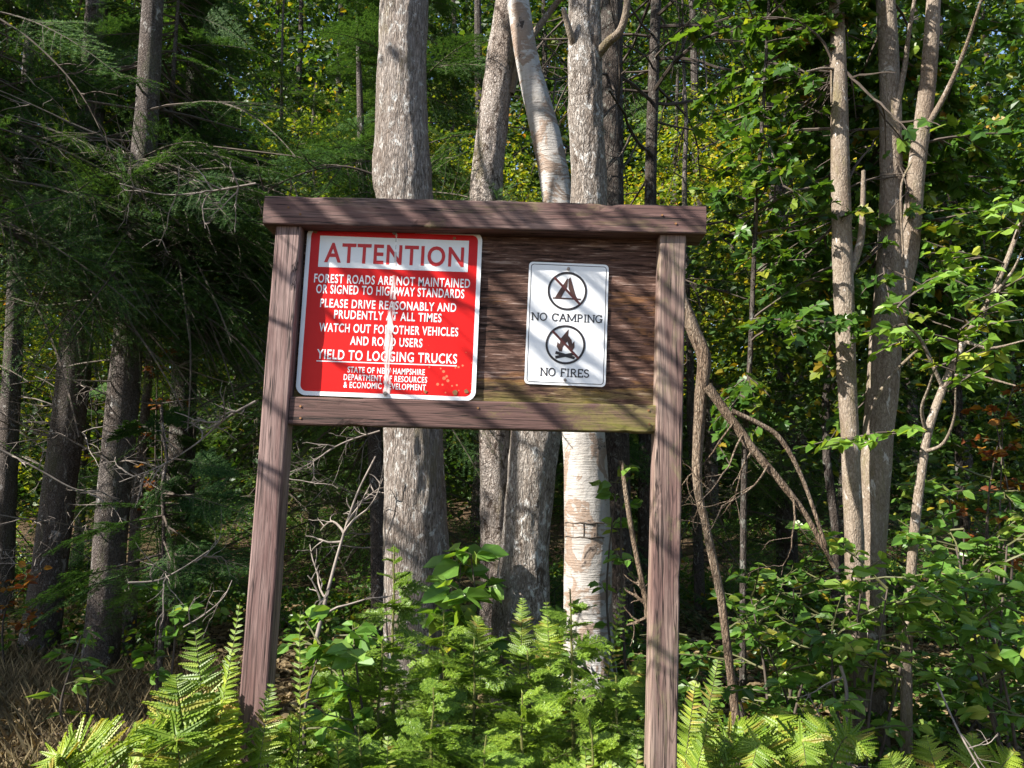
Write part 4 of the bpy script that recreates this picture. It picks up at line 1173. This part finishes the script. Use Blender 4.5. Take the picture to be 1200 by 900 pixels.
# ------------------------------------------------------------------ unseen canopy trees added at the left and overhead to shade the wood
def canopy_tree(label, x, y, h, cz, radii, n, seed, per=26, Rr=.42, tr=.14):
    rs = np.random.default_rng(seed)
    b = np.array([x, y, float(gz(x, y))])
    t = thing('canopy_tree', label, 'tree', b, 'unseen trees added left of the view for shade')
    P = np.stack([x + rs.normal(0, .06, 10).cumsum(), y + rs.normal(0, .06, 10).cumsum(), np.linspace(b[2] - .05, h, 10)], -1)
    g = Geo(); tube(g, P, np.linspace(tr, tr * .3, 10), 14, rough=.06); g.build('trunk', M_MAPLE, t, smooth=True)
    C = crown_clumps(np.array([x, y, cz]), radii, n, rs, .05)
    el = (C[:, 2] - EYE) / np.maximum(C[:, 1], .1)
    vis = (C[:, 1] > .5) & (np.abs(C[:, 0]) < C[:, 1] * .72 + .6) & (el < .74)
    C = C[~vis]
    C = C[sun_keep(C, rs, .34, flecks=FLECKS)]  # crown opened along the sun's path to the wanted bright places
    g = Geo(); clump_leaves(g, C, Rr, per, .12, .09, rs); g.build('crown', L_MAPLE, t)
    g = Geo(); limbs(g, P[5], C[rs.integers(len(C), size=4)], tr * .22, rs); g.build('limbs', M_MAPLE, t, smooth=True)
for lb, x, y, h, cz, rd, n, sd in (('broad canopy tree just outside the left edge', -5.6, 2.6, 10, 6.2, (2.4, 2.4, 3.6), 420, 130), ('tall canopy tree left of the grey firs', -8.2, 5.2, 11, 6.6, (2.8, 2.6, 4.0), 480, 131),
        ('tall canopy tree far to the left of the board', -9.5, .8, 11, 6.8, (2.8, 2.8, 4.0), 480, 132), ('canopy tree by the road on the left', -6.2, -2.2, 9, 5.8, (2.2, 2.2, 3.2), 300, 133), ('highest canopy tree far to the left', -12.5, 3.4, 13, 8.0, (3, 3, 4.6), 420, 134),
        ('canopy tree behind the left edge of the wood', -11.0, 8.6, 13, 7.5, (3, 3, 4.8), 460, 135), ('canopy tree whose crown hangs over the left post', -4.3, 4.2, 12, 9.2, (3.0, 2.4, 2.6), 360, 136), ('outermost canopy tree on the left', -14, 0, 14, 9, (3.5, 3.5, 5), 380, 137), ('canopy tree whose crown covers the grey firs', -7.4, 9.0, 14, 10.6, (3.6, 3, 3), 380, 138)):
    canopy_tree(lb, x, y, h, cz, rd, n, sd)

# unseen added fir: its twigs are hung to stripe the board with shade
def striping_fir():
    rs = np.random.default_rng(150)
    x, y = -3.5, 3.1
    b = np.array([x, y, float(gz(x, y))])
    t = thing('fir_tree', 'unseen fir added so that its twigs stripe the board with shade', 'tree', b)
    P = np.stack([np.full(8, x), np.full(8, y), np.linspace(b[2] - .05, 7, 8)], -1)
    g = Geo(); tube(g, P, np.linspace(.10, .03, 8), 12, rough=.05); g.build('trunk', M_FIRBARK, t, smooth=True)
    g = Geo()
    spots = [(328, 250, .12), (396, 238, .12), (412, 236, .07), (444, 252, .12), (480, 238, .09), (520, 240, .09), (540, 238, .08), (572, 240, .10), (612, 300, .14), (560, 300, .08), (680, 300, .08), (745, 330, .12), (755, 390, .12), (620, 470, .1), (720, 470, .12), (340, 240, .12), (420, 252, .10), (436, 236, .12), (370, 246, .10), (318, 232, .10), (352, 236, .07), (386, 236, .13), (405, 244, .12), (452, 240, .14), (466, 252, .10), (492, 246, .05), (512, 250, .05), (529, 244, .06), (556, 250, .05), (598, 246, .14), (780, 246, .16), (806, 252, .16),
             (378, 290, .10), (400, 300, .08), (470, 300, .06), (545, 330, .10), (590, 330, .16), (600, 370, .16), (655, 330, .10), (700, 330, .14), (668, 400, .12), (640, 420, .06), (735, 400, .10), (745, 440, .12), (585, 440, .10), (690, 430, .08), (790, 345, .07), (785, 420, .08), (780, 300, .06), (340, 330, .05), (322, 480, .07), (470, 484, .09), (560, 486, .10), (640, 484, .12), (310, 560, .08), (778, 640, .08), (772, 760, .08)]
    tops = []
    for px, py, l in spots:
        T = at(px, py, YB)
        c = T + SUN * rs.uniform(2.5, 3.6)  # twig set sunward of the spot it should shade
        d = nrm(np.array([rs.normal(0, .10), 1, rs.normal(0, .10)]))
        n = int(l * 2 / .0035)
        q = c + d * np.linspace(-l, l, n)[:, None]
        sd = np.array([d[1], -d[0], 0])
        for k in range(3):
            v = [sd, -sd, np.array([0, 0, 1.0])][k]
            leaves(g, q, d * .7 + v * .7 + rs.normal(0, .2, (n, 3)), rs.normal(size=(n, 3)), .036, .0062, NEEDLE, 0)
        tube(g, np.array([c - d * l * 1.1, c, c + d * l]), [.004, .004, .002], 4, 1, cap=False)
        tops.append(c - d * l * 1.1)
    tops = np.array(tops)
    # limbs carrying the twigs
    for z0 in np.arange(2.6, 5.6, .45):
        sel = tops[(tops[:, 2] >= z0) & (tops[:, 2] < z0 + .45)]
        if len(sel) == 0: continue
        e = sel[np.argmax(sel[:, 0])] + [.05, -.05, 0]
        s0 = np.array([x, y, z0 + .1])
        L = spline([s0, (s0 + e) / 2 + [0, -.05, .06], e], 8)
        tube(g, L, np.linspace(.018, .005, len(L)), 5, 1, cap=False)
        for p in sel:
            k = np.argmin(np.linalg.norm(L - p, axis=1)); tube(g, np.array([L[max(0, k - 1)], p]), [.004, .003], 3, 1, cap=False)
    g.build('crown', [L_FIR, M_TWIGD], t)
striping_fir()

# shade stripes on the board come from the added fir above
# ------------------------------------------------------------------ ferns
def pinna_shape(teeth=9):
    up = []
    for k in range(teeth):
        a0, a1 = k / teeth, (k + 1) / teeth
        wv = .5 * (1 - (k / teeth) ** 1.6) + .03
        up += [(a0 + .012, wv * .35), (a0 + .35 / teeth, wv), (a0 + .75 / teeth, wv * .96)]
    up = np.array(up)
    m = len(up)
    V = [(0, 0, 0)] + [(a, b, .03) for a, b in up] + [(1, 0, -.06)] + [(a, -b, .03) for a, b in up[::-1]]
    F = [np.array([list(range(0, m + 2))]), np.array([[0] + list(range(m + 1, 2 * m + 2))])]
    return np.array(V), F
PINNA = pinna_shape()
def frond(base, tip, bow, plen, face, rs, n=20, wr=.24, ang=62, start=.22, prof=.75):
    base, tip = np.asarray(base, float), np.asarray(tip, float)
    mid = (base + tip) / 2 + np.asarray(bow, float)
    P = spline([base, mid, tip], 12)
    g = Geo(); tube(g, P, np.linspace(.0045, .0012, len(P)), 5, 1, cap=False)
    t = np.linspace(start, .985, n)
    q = np.stack([np.interp(t * (len(P) - 1), np.arange(len(P)), P[:, i]) for i in range(3)], -1)
    T = nrm(np.stack([np.interp(t * (len(P) - 1), np.arange(len(P)), np.gradient(P[:, i])) for i in range(3)], -1))
    f = nrm(face)
    sd = nrm(np.cross(T, f))
    k = (t - start) / (1 - start)
    ln = plen * np.minimum(1, .55 + 1.6 * k) * (1 - k) ** prof + .012
    for sg in (1, -1):
        a = R(ang)
        D = T * math.cos(a) + sg * sd * math.sin(a) + rs.normal(0, .10, (n, 3)) - f * .12 + [0, 0, -.12]
        Nn = f + sg * sd * .25 + rs.normal(0, .28, (n, 3))
        leaves(g, q, D, Nn, ln * rs.uniform(.80, 1.10, n), np.maximum(ln * wr, .012), PINNA, 0)
    return g
def fern(label, root, fronds, seed, group='ferns round the board', m=L_FERN):
    """fronds: (tip point, bow, pinna length, face)"""
    rs = np.random.default_rng(seed)
    root = np.asarray(root, float); root[2] = float(gz(root[0], root[1])) - .01
    t = thing('fern', label, 'fern', root, group)
    for tip, bow, pl, face in fronds:
        g = frond(root + rs.normal(0, .02, 3) * [1, 1, 0], tip, bow, pl, face, rs, n=int(np.clip(np.linalg.norm(np.asarray(tip) - root) / .030, 16, 34)), start=.34)
        g.build('frond', [L_STRAW if rs.random() < .10 else m, M_STEM], t)
    return t
F1 = (-.35, -.75, .6)
fern('tall bright yellow green fern in front of the left post foot', at(250, 985, 2.62), [
    (at(228, 736, 2.60), (.02, -.02, .10), .21, (-.15, -.8, .5)), (at(206, 790, 2.5), (-.02, -.03, .26), .19, (-.1, -.7, .6)), (at(281, 706, 2.66), (-.03, 0, .06), .075, (-.3, -.8, .3)), (at(352, 716, 2.72), (.10, .02, -.02), .085, (-.45, -.8, .3)),
    (at(186, 842, 2.50), (-.02, -.03, .34), .17, (-.1, -.5, .85)), (at(205, 868, 2.40), (-.03, -.05, .34), .16, (0, -.55, .8)), (at(238, 790, 2.8), (.0, .02, .22), .15, (-.1, -.8, .5)), (at(318, 800, 2.62), (.05, -.03, .14), .12, (-.35, -.7, .5)), (at(272, 762, 2.58), (-.02, -.03, .12), .15, (-.4, -.7, .5))], 201)
fern('low fern at the bottom left corner', at(150, 950, 3.0), [
    (at(62, 885, 3.0), (-.04, 0, .28), .15, F1), (at(108, 852, 3.2), (-.03, 0, .22), .15, F1), (at(160, 846, 3.3), (.0, 0, .20), .15, F1), (at(212, 862, 3.0), (.05, 0, .26), .14, F1), (at(40, 905, 2.8), (-.06, 0, .28), .13, F1), (at(165, 892, 2.7), (.02, 0, .26), .14, F1)], 202)
fern('fern whose bright single frond points up right beside the birch', at(655, 830, 3.35), [
    (at(731, 692, 3.3), (.02, 0, .02), .07, (-.3, -.85, .3)), (at(752, 770, 3.4), (.07, 0, .24), .10, F1), (at(640, 704, 3.6), (.0, 0.05, .12), .10, F1)], 203)
fern('yellow green fern at the bottom between the posts', at(430, 960, 2.75), [
    (at(395, 868, 2.75), (-.03, 0, .08), .09, F1), (at(372, 900, 2.6), (-.05, 0, .1), .1, F1), (at(455, 862, 2.8), (.03, 0, .08), .09, F1), (at(350, 880, 2.8), (-.05, 0, .12), .1, F1)], 204)
fern('yellow green fern at the bottom beside the right post foot', at(715, 985, 2.7), [
    (at(686, 880, 2.65), (-.02, 0, .10), .08, F1), (at(748, 872, 2.7), (.02, 0, .08), .07, F1), (at(718, 892, 2.55), (.0, 0, .1), .08, F1)], 205)
fern('fern with one fresh frond reaching out right of the right post', at(770, 870, 3.2), [
    (at(842, 772, 3.15), (.03, 0, .10), .09, F1), (at(815, 800, 3.1), (.02, 0, .10), .09, F1), (at(830, 850, 3.0), (.05, 0, .12), .1, F1)], 206)
fern('low spreading fern at the bottom right of the right post', at(915, 960, 3.3), [
    (at(825, 892, 3.2), (-.04, 0, .30), .15, F1), (at(862, 848, 3.5), (-.03, 0, .24), .15, F1), (at(915, 828, 3.6), (.0, 0, .22), .15, F1), (at(972, 846, 3.5), (.03, 0, .24), .15, F1), (at(1022, 884, 3.2), (.05, 0, .30), .15, F1), (at(945, 895, 2.9), (.02, -.03, .30), .14, F1), (at(880, 900, 2.9), (-.02, -.03, .30), .14, F1)], 207)
fern('small fern before the gap between the curved maple and the white birch', at(600, 800, 4.4), [
    (at(560, 722, 4.3), (-.08, 0, .26), .14, F1), (at(640, 725, 4.3), (.08, 0, .26), .14, F1), (at(612, 700, 4.5), (.02, 0, .16), .13, F1)], 208)
fern('pale fern at the bottom right corner', at(1120, 970, 3.6), [
    (at(1040, 885, 3.6), (-.08, 0, .12), .14, F1), (at(1085, 862, 3.7), (-.03, 0, .12), .14, F1), (at(1140, 860, 3.7), (.02, 0, .12), .14, F1), (at(1190, 880, 3.6), (.06, 0, .12), .14, F1)], 209)

# ------------------------------------------------------------------ young firs under the board
TPL_F = [fir_template(np.random.default_rng(300 + k), .42, .0046, .017, .0028, .50, .036) for k in range(4)]
def young_fir(label, px, py, Y, hw, seed, n_wh=11):
    rs = np.random.default_rng(seed)
    top = at(px, py, Y); z0 = float(gz(top[0], top[1]))
    t = thing('young_fir', label, 'young fir', [top[0], top[1], z0], 'young firs under the board')
    P = np.stack([top[0] + rs.normal(0, .004, 14).cumsum()[::-1], top[1] + np.zeros(14), np.linspace(z0 - .03, top[2], 14)], -1)
    P[:, 0] += top[0] - P[-1, 0]
    g = Geo(); tube(g, P, np.linspace(.014, .003, 14), 8, 0, rough=.05)
    g.build('stem', plain('fir_shoot', (.10, .10, .03), .7, .2, .3), t)
    org, az, pt, scl = [], [], [], []
    H = top[2] - z0
    for w in range(n_wh):
        f = .055 + .80 * (w / (n_wh - 1)) ** 1.1
        z = top[2] - f * H
        L = hw * (.16 + 1.0 * min(1, f * 1.7)) * rs.uniform(.85, 1.1)
        for k in range(5 if w < 2 else 7):
            a = rs.uniform(0, 2 * math.pi)
            org.append([np.interp(z, P[:, 2], P[:, 0]), top[1], z + rs.normal(0, .03)]); az.append(a); pt.append(rs.uniform(.05, .5) if w < 3 else rs.uniform(-.1, .3)); scl.append(L / .42 * rs.uniform(.75, 1.1))
    g = Geo()
    place_sprays(g, TPL_F, np.array(org), az, pt, scl, rs, .25, twig=True)
    # needles along the leader
    z = np.linspace(top[2] - .30 * H, top[2], 90); a = rs.uniform(0, 6.28, 90)
    q = np.stack([np.interp(z, P[:, 2], P[:, 0]), np.full(90, top[1]), z], -1)
    leaves(g, q, np.stack([np.cos(a), np.sin(a), np.full(90, .8)], -1), rs.normal(size=(90, 3)), .018, .003, NEEDLE, 0)
    g.build('foliage', [L_YFIR, M_STEM], t)
for i, (lb, px, py, Y, hw) in enumerate([('young fir with the tallest leader, before the widest trunk', 462, 640, 3.45, .36), ('young fir with a pale leader before the white birch', 668, 690, 3.25, .34), ('bushy young fir midway between the posts', 556, 748, 3.45, .42),
        ('young fir close right of the left post', 388, 770, 3.4, .36), ('young fir left of the weathered post', 722, 792, 3.2, .30), ('front young fir low in the middle', 612, 812, 2.95, .36), ('front young fir low left of the middle', 508, 806, 2.95, .36),
        ('shaded young fir low beside the left post', 342, 838, 3.1, .30), ('young fir behind, in front of the curved maple', 520, 716, 4.0, .38), ('lowest young fir at the bottom edge', 570, 862, 2.7, .3), ('young fir low between the bright frond and the scaly trunk', 618, 762, 3.5, .42), ('young fir spreading wide before the widest trunk base', 448, 752, 3.25, .40), ('young fir half hidden behind the weathered post', 760, 772, 3.6, .36), ('low young fir at the bottom right of the left post', 420, 850, 2.8, .32), ('low young fir at the foot of the weathered post', 690, 842, 2.9, .32)]):
    young_fir(lb, px, py, Y, hw, 310 + i)

# ------------------------------------------------------------------ broadleaf shrubs
def shrub(name, label, base, stems, seed, L, W, shape, m, lens, n_sub, gap=.045, group=None, cat='shrub'):
    """stems: list of tip points; leafy branches leave the upper part of each stem"""
    rs = np.random.default_rng(seed)
    base = np.asarray(base, float); base[2] = float(gz(base[0], base[1]))
    t = thing(name, label, cat, base, group)
    g = Geo(); starts = []
    for tip in stems:
        tip = np.asarray(tip, float)
        mid = base * .45 + tip * .55 + rs.normal(0, .06, 3)
        P = spline([base - [0, 0, .03], mid, tip], 8)
        tube(g, P, np.linspace(.011, .004, len(P)), 6, 0, rough=.08)
        starts += list(P[int(len(P) * .45)::2]) + [P[-1]]
    g.build('stem', M_TWIGD, t, smooth=True)
    leafy(t, starts, seed + 1, L, W, shape, m, lens, n_sub, gap, 'foliage', M_STEM, gr=-.02)
GS = 'leafy shrubs on the right'
shrub('shrub', 'bright leafy shrub at the foot of the forked stem', at(1010, 900, 4.1), [at(975, 740, 4.0), at(1040, 690, 3.9), at(1075, 700, 4.0), at(1010, 680, 4.0)], 401, 0.095, .052, OVAL, L_BEECH, (.22, .45), 3, group=GS)
shrub('shrub', 'sunlit shrub with broad pale leaves at the right edge', at(1190, 900, 4.0), [at(1150, 690, 3.9), at(1200, 720, 3.8), at(1180, 640, 4.1), at(1120, 640, 4.1), at(1130, 740, 3.8)], 402, .10, .056, OVAL, L_BEECH, (.25, .5), 3, group=GS)
shrub('shrub', 'green shrub behind the sapling at sign height on the right', at(1150, 860, 5.0), [at(1110, 570, 5.0), at(1160, 560, 4.9), at(1190, 590, 5.0), at(1130, 620, 4.8)], 403, .080, .046, OVAL, L_BEECH, (.3, .6), 4, group=GS)
shrub('shrub', 'low shaded shrub below the dead limb', at(900, 860, 4.4), [at(880, 700, 4.4), at(930, 690, 4.3), at(960, 720, 4.3), at(900, 760, 4.1), at(850, 740, 4.3)], 404, .075, .045, OVAL, L_MAPLE, (.25, .5), 4, group=GS)
shrub('shrub', 'dim shrub at the bottom right behind the ferns', at(1110, 900, 4.6), [at(1060, 780, 4.6), at(1110, 790, 4.5), at(1160, 780, 4.6), at(1190, 810, 4.4)], 405, .075, .045, OVAL, L_BEECH, (.25, .5), 4, group=GS)
shrub('shrub', 'small round leaved shrub close right of the left post', at(410, 900, 3.2), [at(392, 745, 3.2), at(375, 755, 3.1), at(415, 760, 3.2)], 406, .085, .06, OVAL, L_BEECH, (.10, .2), 2, .07, group='low plants by the board')
shrub('shrub', 'little shrub with rounded leaves in the shade left of the left post', at(195, 800, 5.2), [at(205, 700, 5.2), at(185, 715, 5.2)], 407, .085, .07, OVAL, L_BEECH, (.12, .25), 2, .07, group='low plants by the board')
shrub('leafy_plant', 'plant with long pale leaves before the grey fir foot', at(98, 840, 5.0), [at(95, 745, 5.0), at(92, 770, 5.0)], 408, .13, .04, LANCE, L_BEECH, (.08, .16), 1, .05, group='low plants by the board', cat='plant')
shrub('shrub', 'broad leaved plant showing between the widest trunk and the scaly trunk', at(545, 760, 4.6), [at(540, 660, 4.6), at(552, 650, 4.6), at(535, 690, 4.5)], 409, .17, .11, OVAL, L_BEECH, (.06, .14), 1, .08, group='low plants by the board')
shrub('shrub', 'leaf tuft growing beside the birch below the bottom rail', at(735, 760, 5.2), [at(728, 550, 5.2), at(722, 565, 5.1)], 410, .10, .06, OVAL, L_BEECH, (.1, .2), 1, .07, group='low plants by the board')
shrub('shrub', 'rusty leaved sapling left of the left post', at(200, 760, 7.4), [at(192, 395, 7.4), at(165, 505, 7.4), at(185, 420, 7.3)], 411, .07, .05, OVAL, L_RUST, (.15, .3), 2, .06, group='rusty leaved saplings')
shrub('shrub', 'rusty leaved sapling at the far left edge', at(5, 800, 6.5), [at(15, 690, 6.5), at(-10, 680, 6.5)], 412, .07, .05, OVAL, L_RUST, (.2, .35), 2, .06, group='rusty leaved saplings')
shrub('shrub', 'orange leaved sapling at the right edge under the pale branches', at(1170, 800, 6.0), [at(1165, 480, 6.0), at(1190, 440, 6.0), at(1175, 500, 6)], 413, .085, .06, OVAL, L_RUST, (.15, .3), 2, .06, group='rusty leaved saplings')

# ------------------------------------------------------------------ fallen and dead sticks
def dead_stick(label, pts, Y0, Y1, r0, r1, seed, kids=6, m=M_TWIG, name='dead_branch'):
    rs = np.random.default_rng(seed)
    Ys = np.linspace(Y0, Y1, len(pts))
    P = spline([at(a, b, y) for (a, b), y in zip(pts, Ys)], 6)
    o = P[0]
    t = thing(name, label, 'dead branch', o, 'dead branches in the shade')
    g = Geo(); tube(g, P, np.linspace(r0 * .62, r1 * .62, len(P)), 8, rough=.1); g.build('stem', m, t, smooth=True)
    g = Geo()
    for k in range(kids):
        i = rs.integers(2, len(P) - 1); T = nrm(P[i + 1] - P[i])
        dead_branch(g, P[i], T * .5 + nrm(rs.normal(size=3)) * .9, rs.uniform(.15, .45), r0 * .45, rs, 1, 0, 3, .18, 0)
    g.build('side_twigs', m, t)
dead_stick('pale dead branch slanting down before the left fir feet', [(-30, 515), (0, 527), (45, 550), (85, 572), (118, 578)], 5.6, 5.9, .016, .007, 501)
dead_stick('dead grey stick leaning before the thin grey trunk', [(370, 752), (385, 690), (400, 635), (418, 580), (440, 535)], 4.8, 5.2, .02, .009, 502, 10)
dead_stick('sunlit dead branch across the grey firs', [(10, 348), (50, 358), (100, 352), (142, 348)], 6.4, 6.6, .009, .016, 503)
dead_stick('curved dead branch low left of the left post', [(150, 683), (185, 680), (215, 665), (245, 645)], 5.0, 5.2, .012, .005, 504)
dead_stick('bent dead branch low beside the left post', [(215, 735), (240, 720), (262, 700), (272, 680)], 4.6, 4.7, .008, .004, 505, 3)
dead_stick('slim dead pole leaning behind the weathered post', [(728, 540), (740, 620), (752, 680), (765, 740), (790, 810)], 5.0, 4.8, .026, .03, 506, 4, M_DEADWOOD)
dead_stick('long thin dead stick slanting in the lower right corner', [(1098, 800), (1120, 850), (1150, 905)], 3.6, 3.4, .007, .006, 507, 2)
dead_stick('pale dead stem standing in the shrub under the forked stem', [(985, 780), (992, 810), (990, 870), (995, 900)], 3.9, 3.9, .012, .018, 508, 3)
dead_stick('grey forked dead branch right of the left post under the board', [(445, 505), (400, 520), (360, 545), (320, 560)], 5.4, 5.2, .010, .004, 509, 12)
dead_stick('tangle of dead grey twigs just left of the left post', [(300, 470), (265, 490), (230, 520), (190, 545), (140, 565)], 5.6, 5.6, .016, .006, 510, 14)
dead_stick('dead twigs hanging high before the grey firs', [(300, 215), (240, 225), (190, 228), (140, 215)], 5.6, 5.6, .014, .006, 511, 16)
dead_stick('dead twigs hanging in the upper left corner', [(-20, 10), (40, 50), (95, 110), (140, 200)], 5.8, 5.8, .016, .007, 512, 14, M_TWIGD)
dead_stick('dead dark branch reaching left below the widest trunk burl', [(440, 205), (400, 195), (350, 205), (290, 235)], 6.4, 6.2, .018, .007, 513, 10, M_TWIGD)

# ------------------------------------------------------------------ ground cover
def verge():
    rs = np.random.default_rng(600)
    def blades(n, xr, yr, hl, w, m, name, label, keep):
        x, y = rs.uniform(*xr, n), rs.uniform(*yr, n)
        k = keep(x, y) & (rs.random(n) < .5 + .5 * noise(np.stack([x, y, x * 0], -1), 1.6))
        x, y = x[k], y[k]; n = len(x)
        P = np.stack([x, y, gz(x, y) - .01], -1)
        a = rs.uniform(0, 6.28, n)
        D = np.stack([np.cos(a) * .75, np.sin(a) * .75, rs.uniform(.35, 1.2, n)], -1)
        g = Geo(); leaves(g, P, D, np.stack([np.cos(a), np.sin(a), np.full(n, .2)], -1), rs.uniform(*hl, n), w, LANCE, 0)
        set_props(g.build(name, m), label, 'grass', kind='stuff')
    blades(42000, (-4.8, -1.0), (3.4, 7.2), (.05, .26), .0018, L_STRAW, 'dry_grass', 'thin brown dry grass covering the ground at the lower left', lambda x, y: x < -.42 * y + .6)
    blades(26000, (-3.6, -1.0), (2.6, 4.6), (.08, .30), .004, L_GRASS, 'verge_grass', 'yellow green grass along the road verge, bottom left', lambda x, y: (y < 4.1))
    # low leafy cover over the forest floor
    n = 11000
    x, y = rs.uniform(-12, 12, n), rs.uniform(3.6, 22, n)
    k = (noise(np.stack([x, y, x * 0], -1), .9) > -.1) & ~((x < -1.2) & (y < 6.5))
    C = np.stack([x, y, gz(x, y) + rs.uniform(.05, .35, n)], -1)[k]
    g = Geo(); clump_leaves(g, C, .16, 14, .07, .045, rs)
    set_props(g.build('ground_cover', L_MAPLE), 'low green leafy cover on the forest floor', 'ground cover', kind='stuff')
    n = 60000
    x, y = rs.uniform(-7, 6.5, n), rs.uniform(2.2, 11, n)
    P = np.stack([x, y, gz(x, y) + rs.uniform(.015, .04, n)], -1)
    a = rs.uniform(0, 6.28, n)
    g = Geo(); leaves(g, P, np.stack([np.cos(a), np.sin(a), rs.normal(0, .2, n)], -1), np.array([0, 0, 1.0]) + rs.normal(0, .35, (n, 3)), rs.uniform(.04, .08, n), .045, OVAL, 0)
    for _ in range(160):
        p = np.array([rs.uniform(-5, 5), rs.uniform(3.4, 9), 0]); p[2] = float(gz(p[0], p[1])) + .02
        a = rs.uniform(0, 6.28); d = np.array([math.cos(a), math.sin(a), rs.uniform(0, .25)]) * rs.uniform(.1, .4)
        tube(g, np.array([p, p + d * .5 + [0, 0, .01], p + d]), [.005, .004, .002], 4, 1, cap=False)
    set_props(g.build('fallen_leaves', [L_STRAW, M_TWIG]), 'brown fallen leaves lying on the forest floor', 'fallen leaves', kind='stuff')
verge()
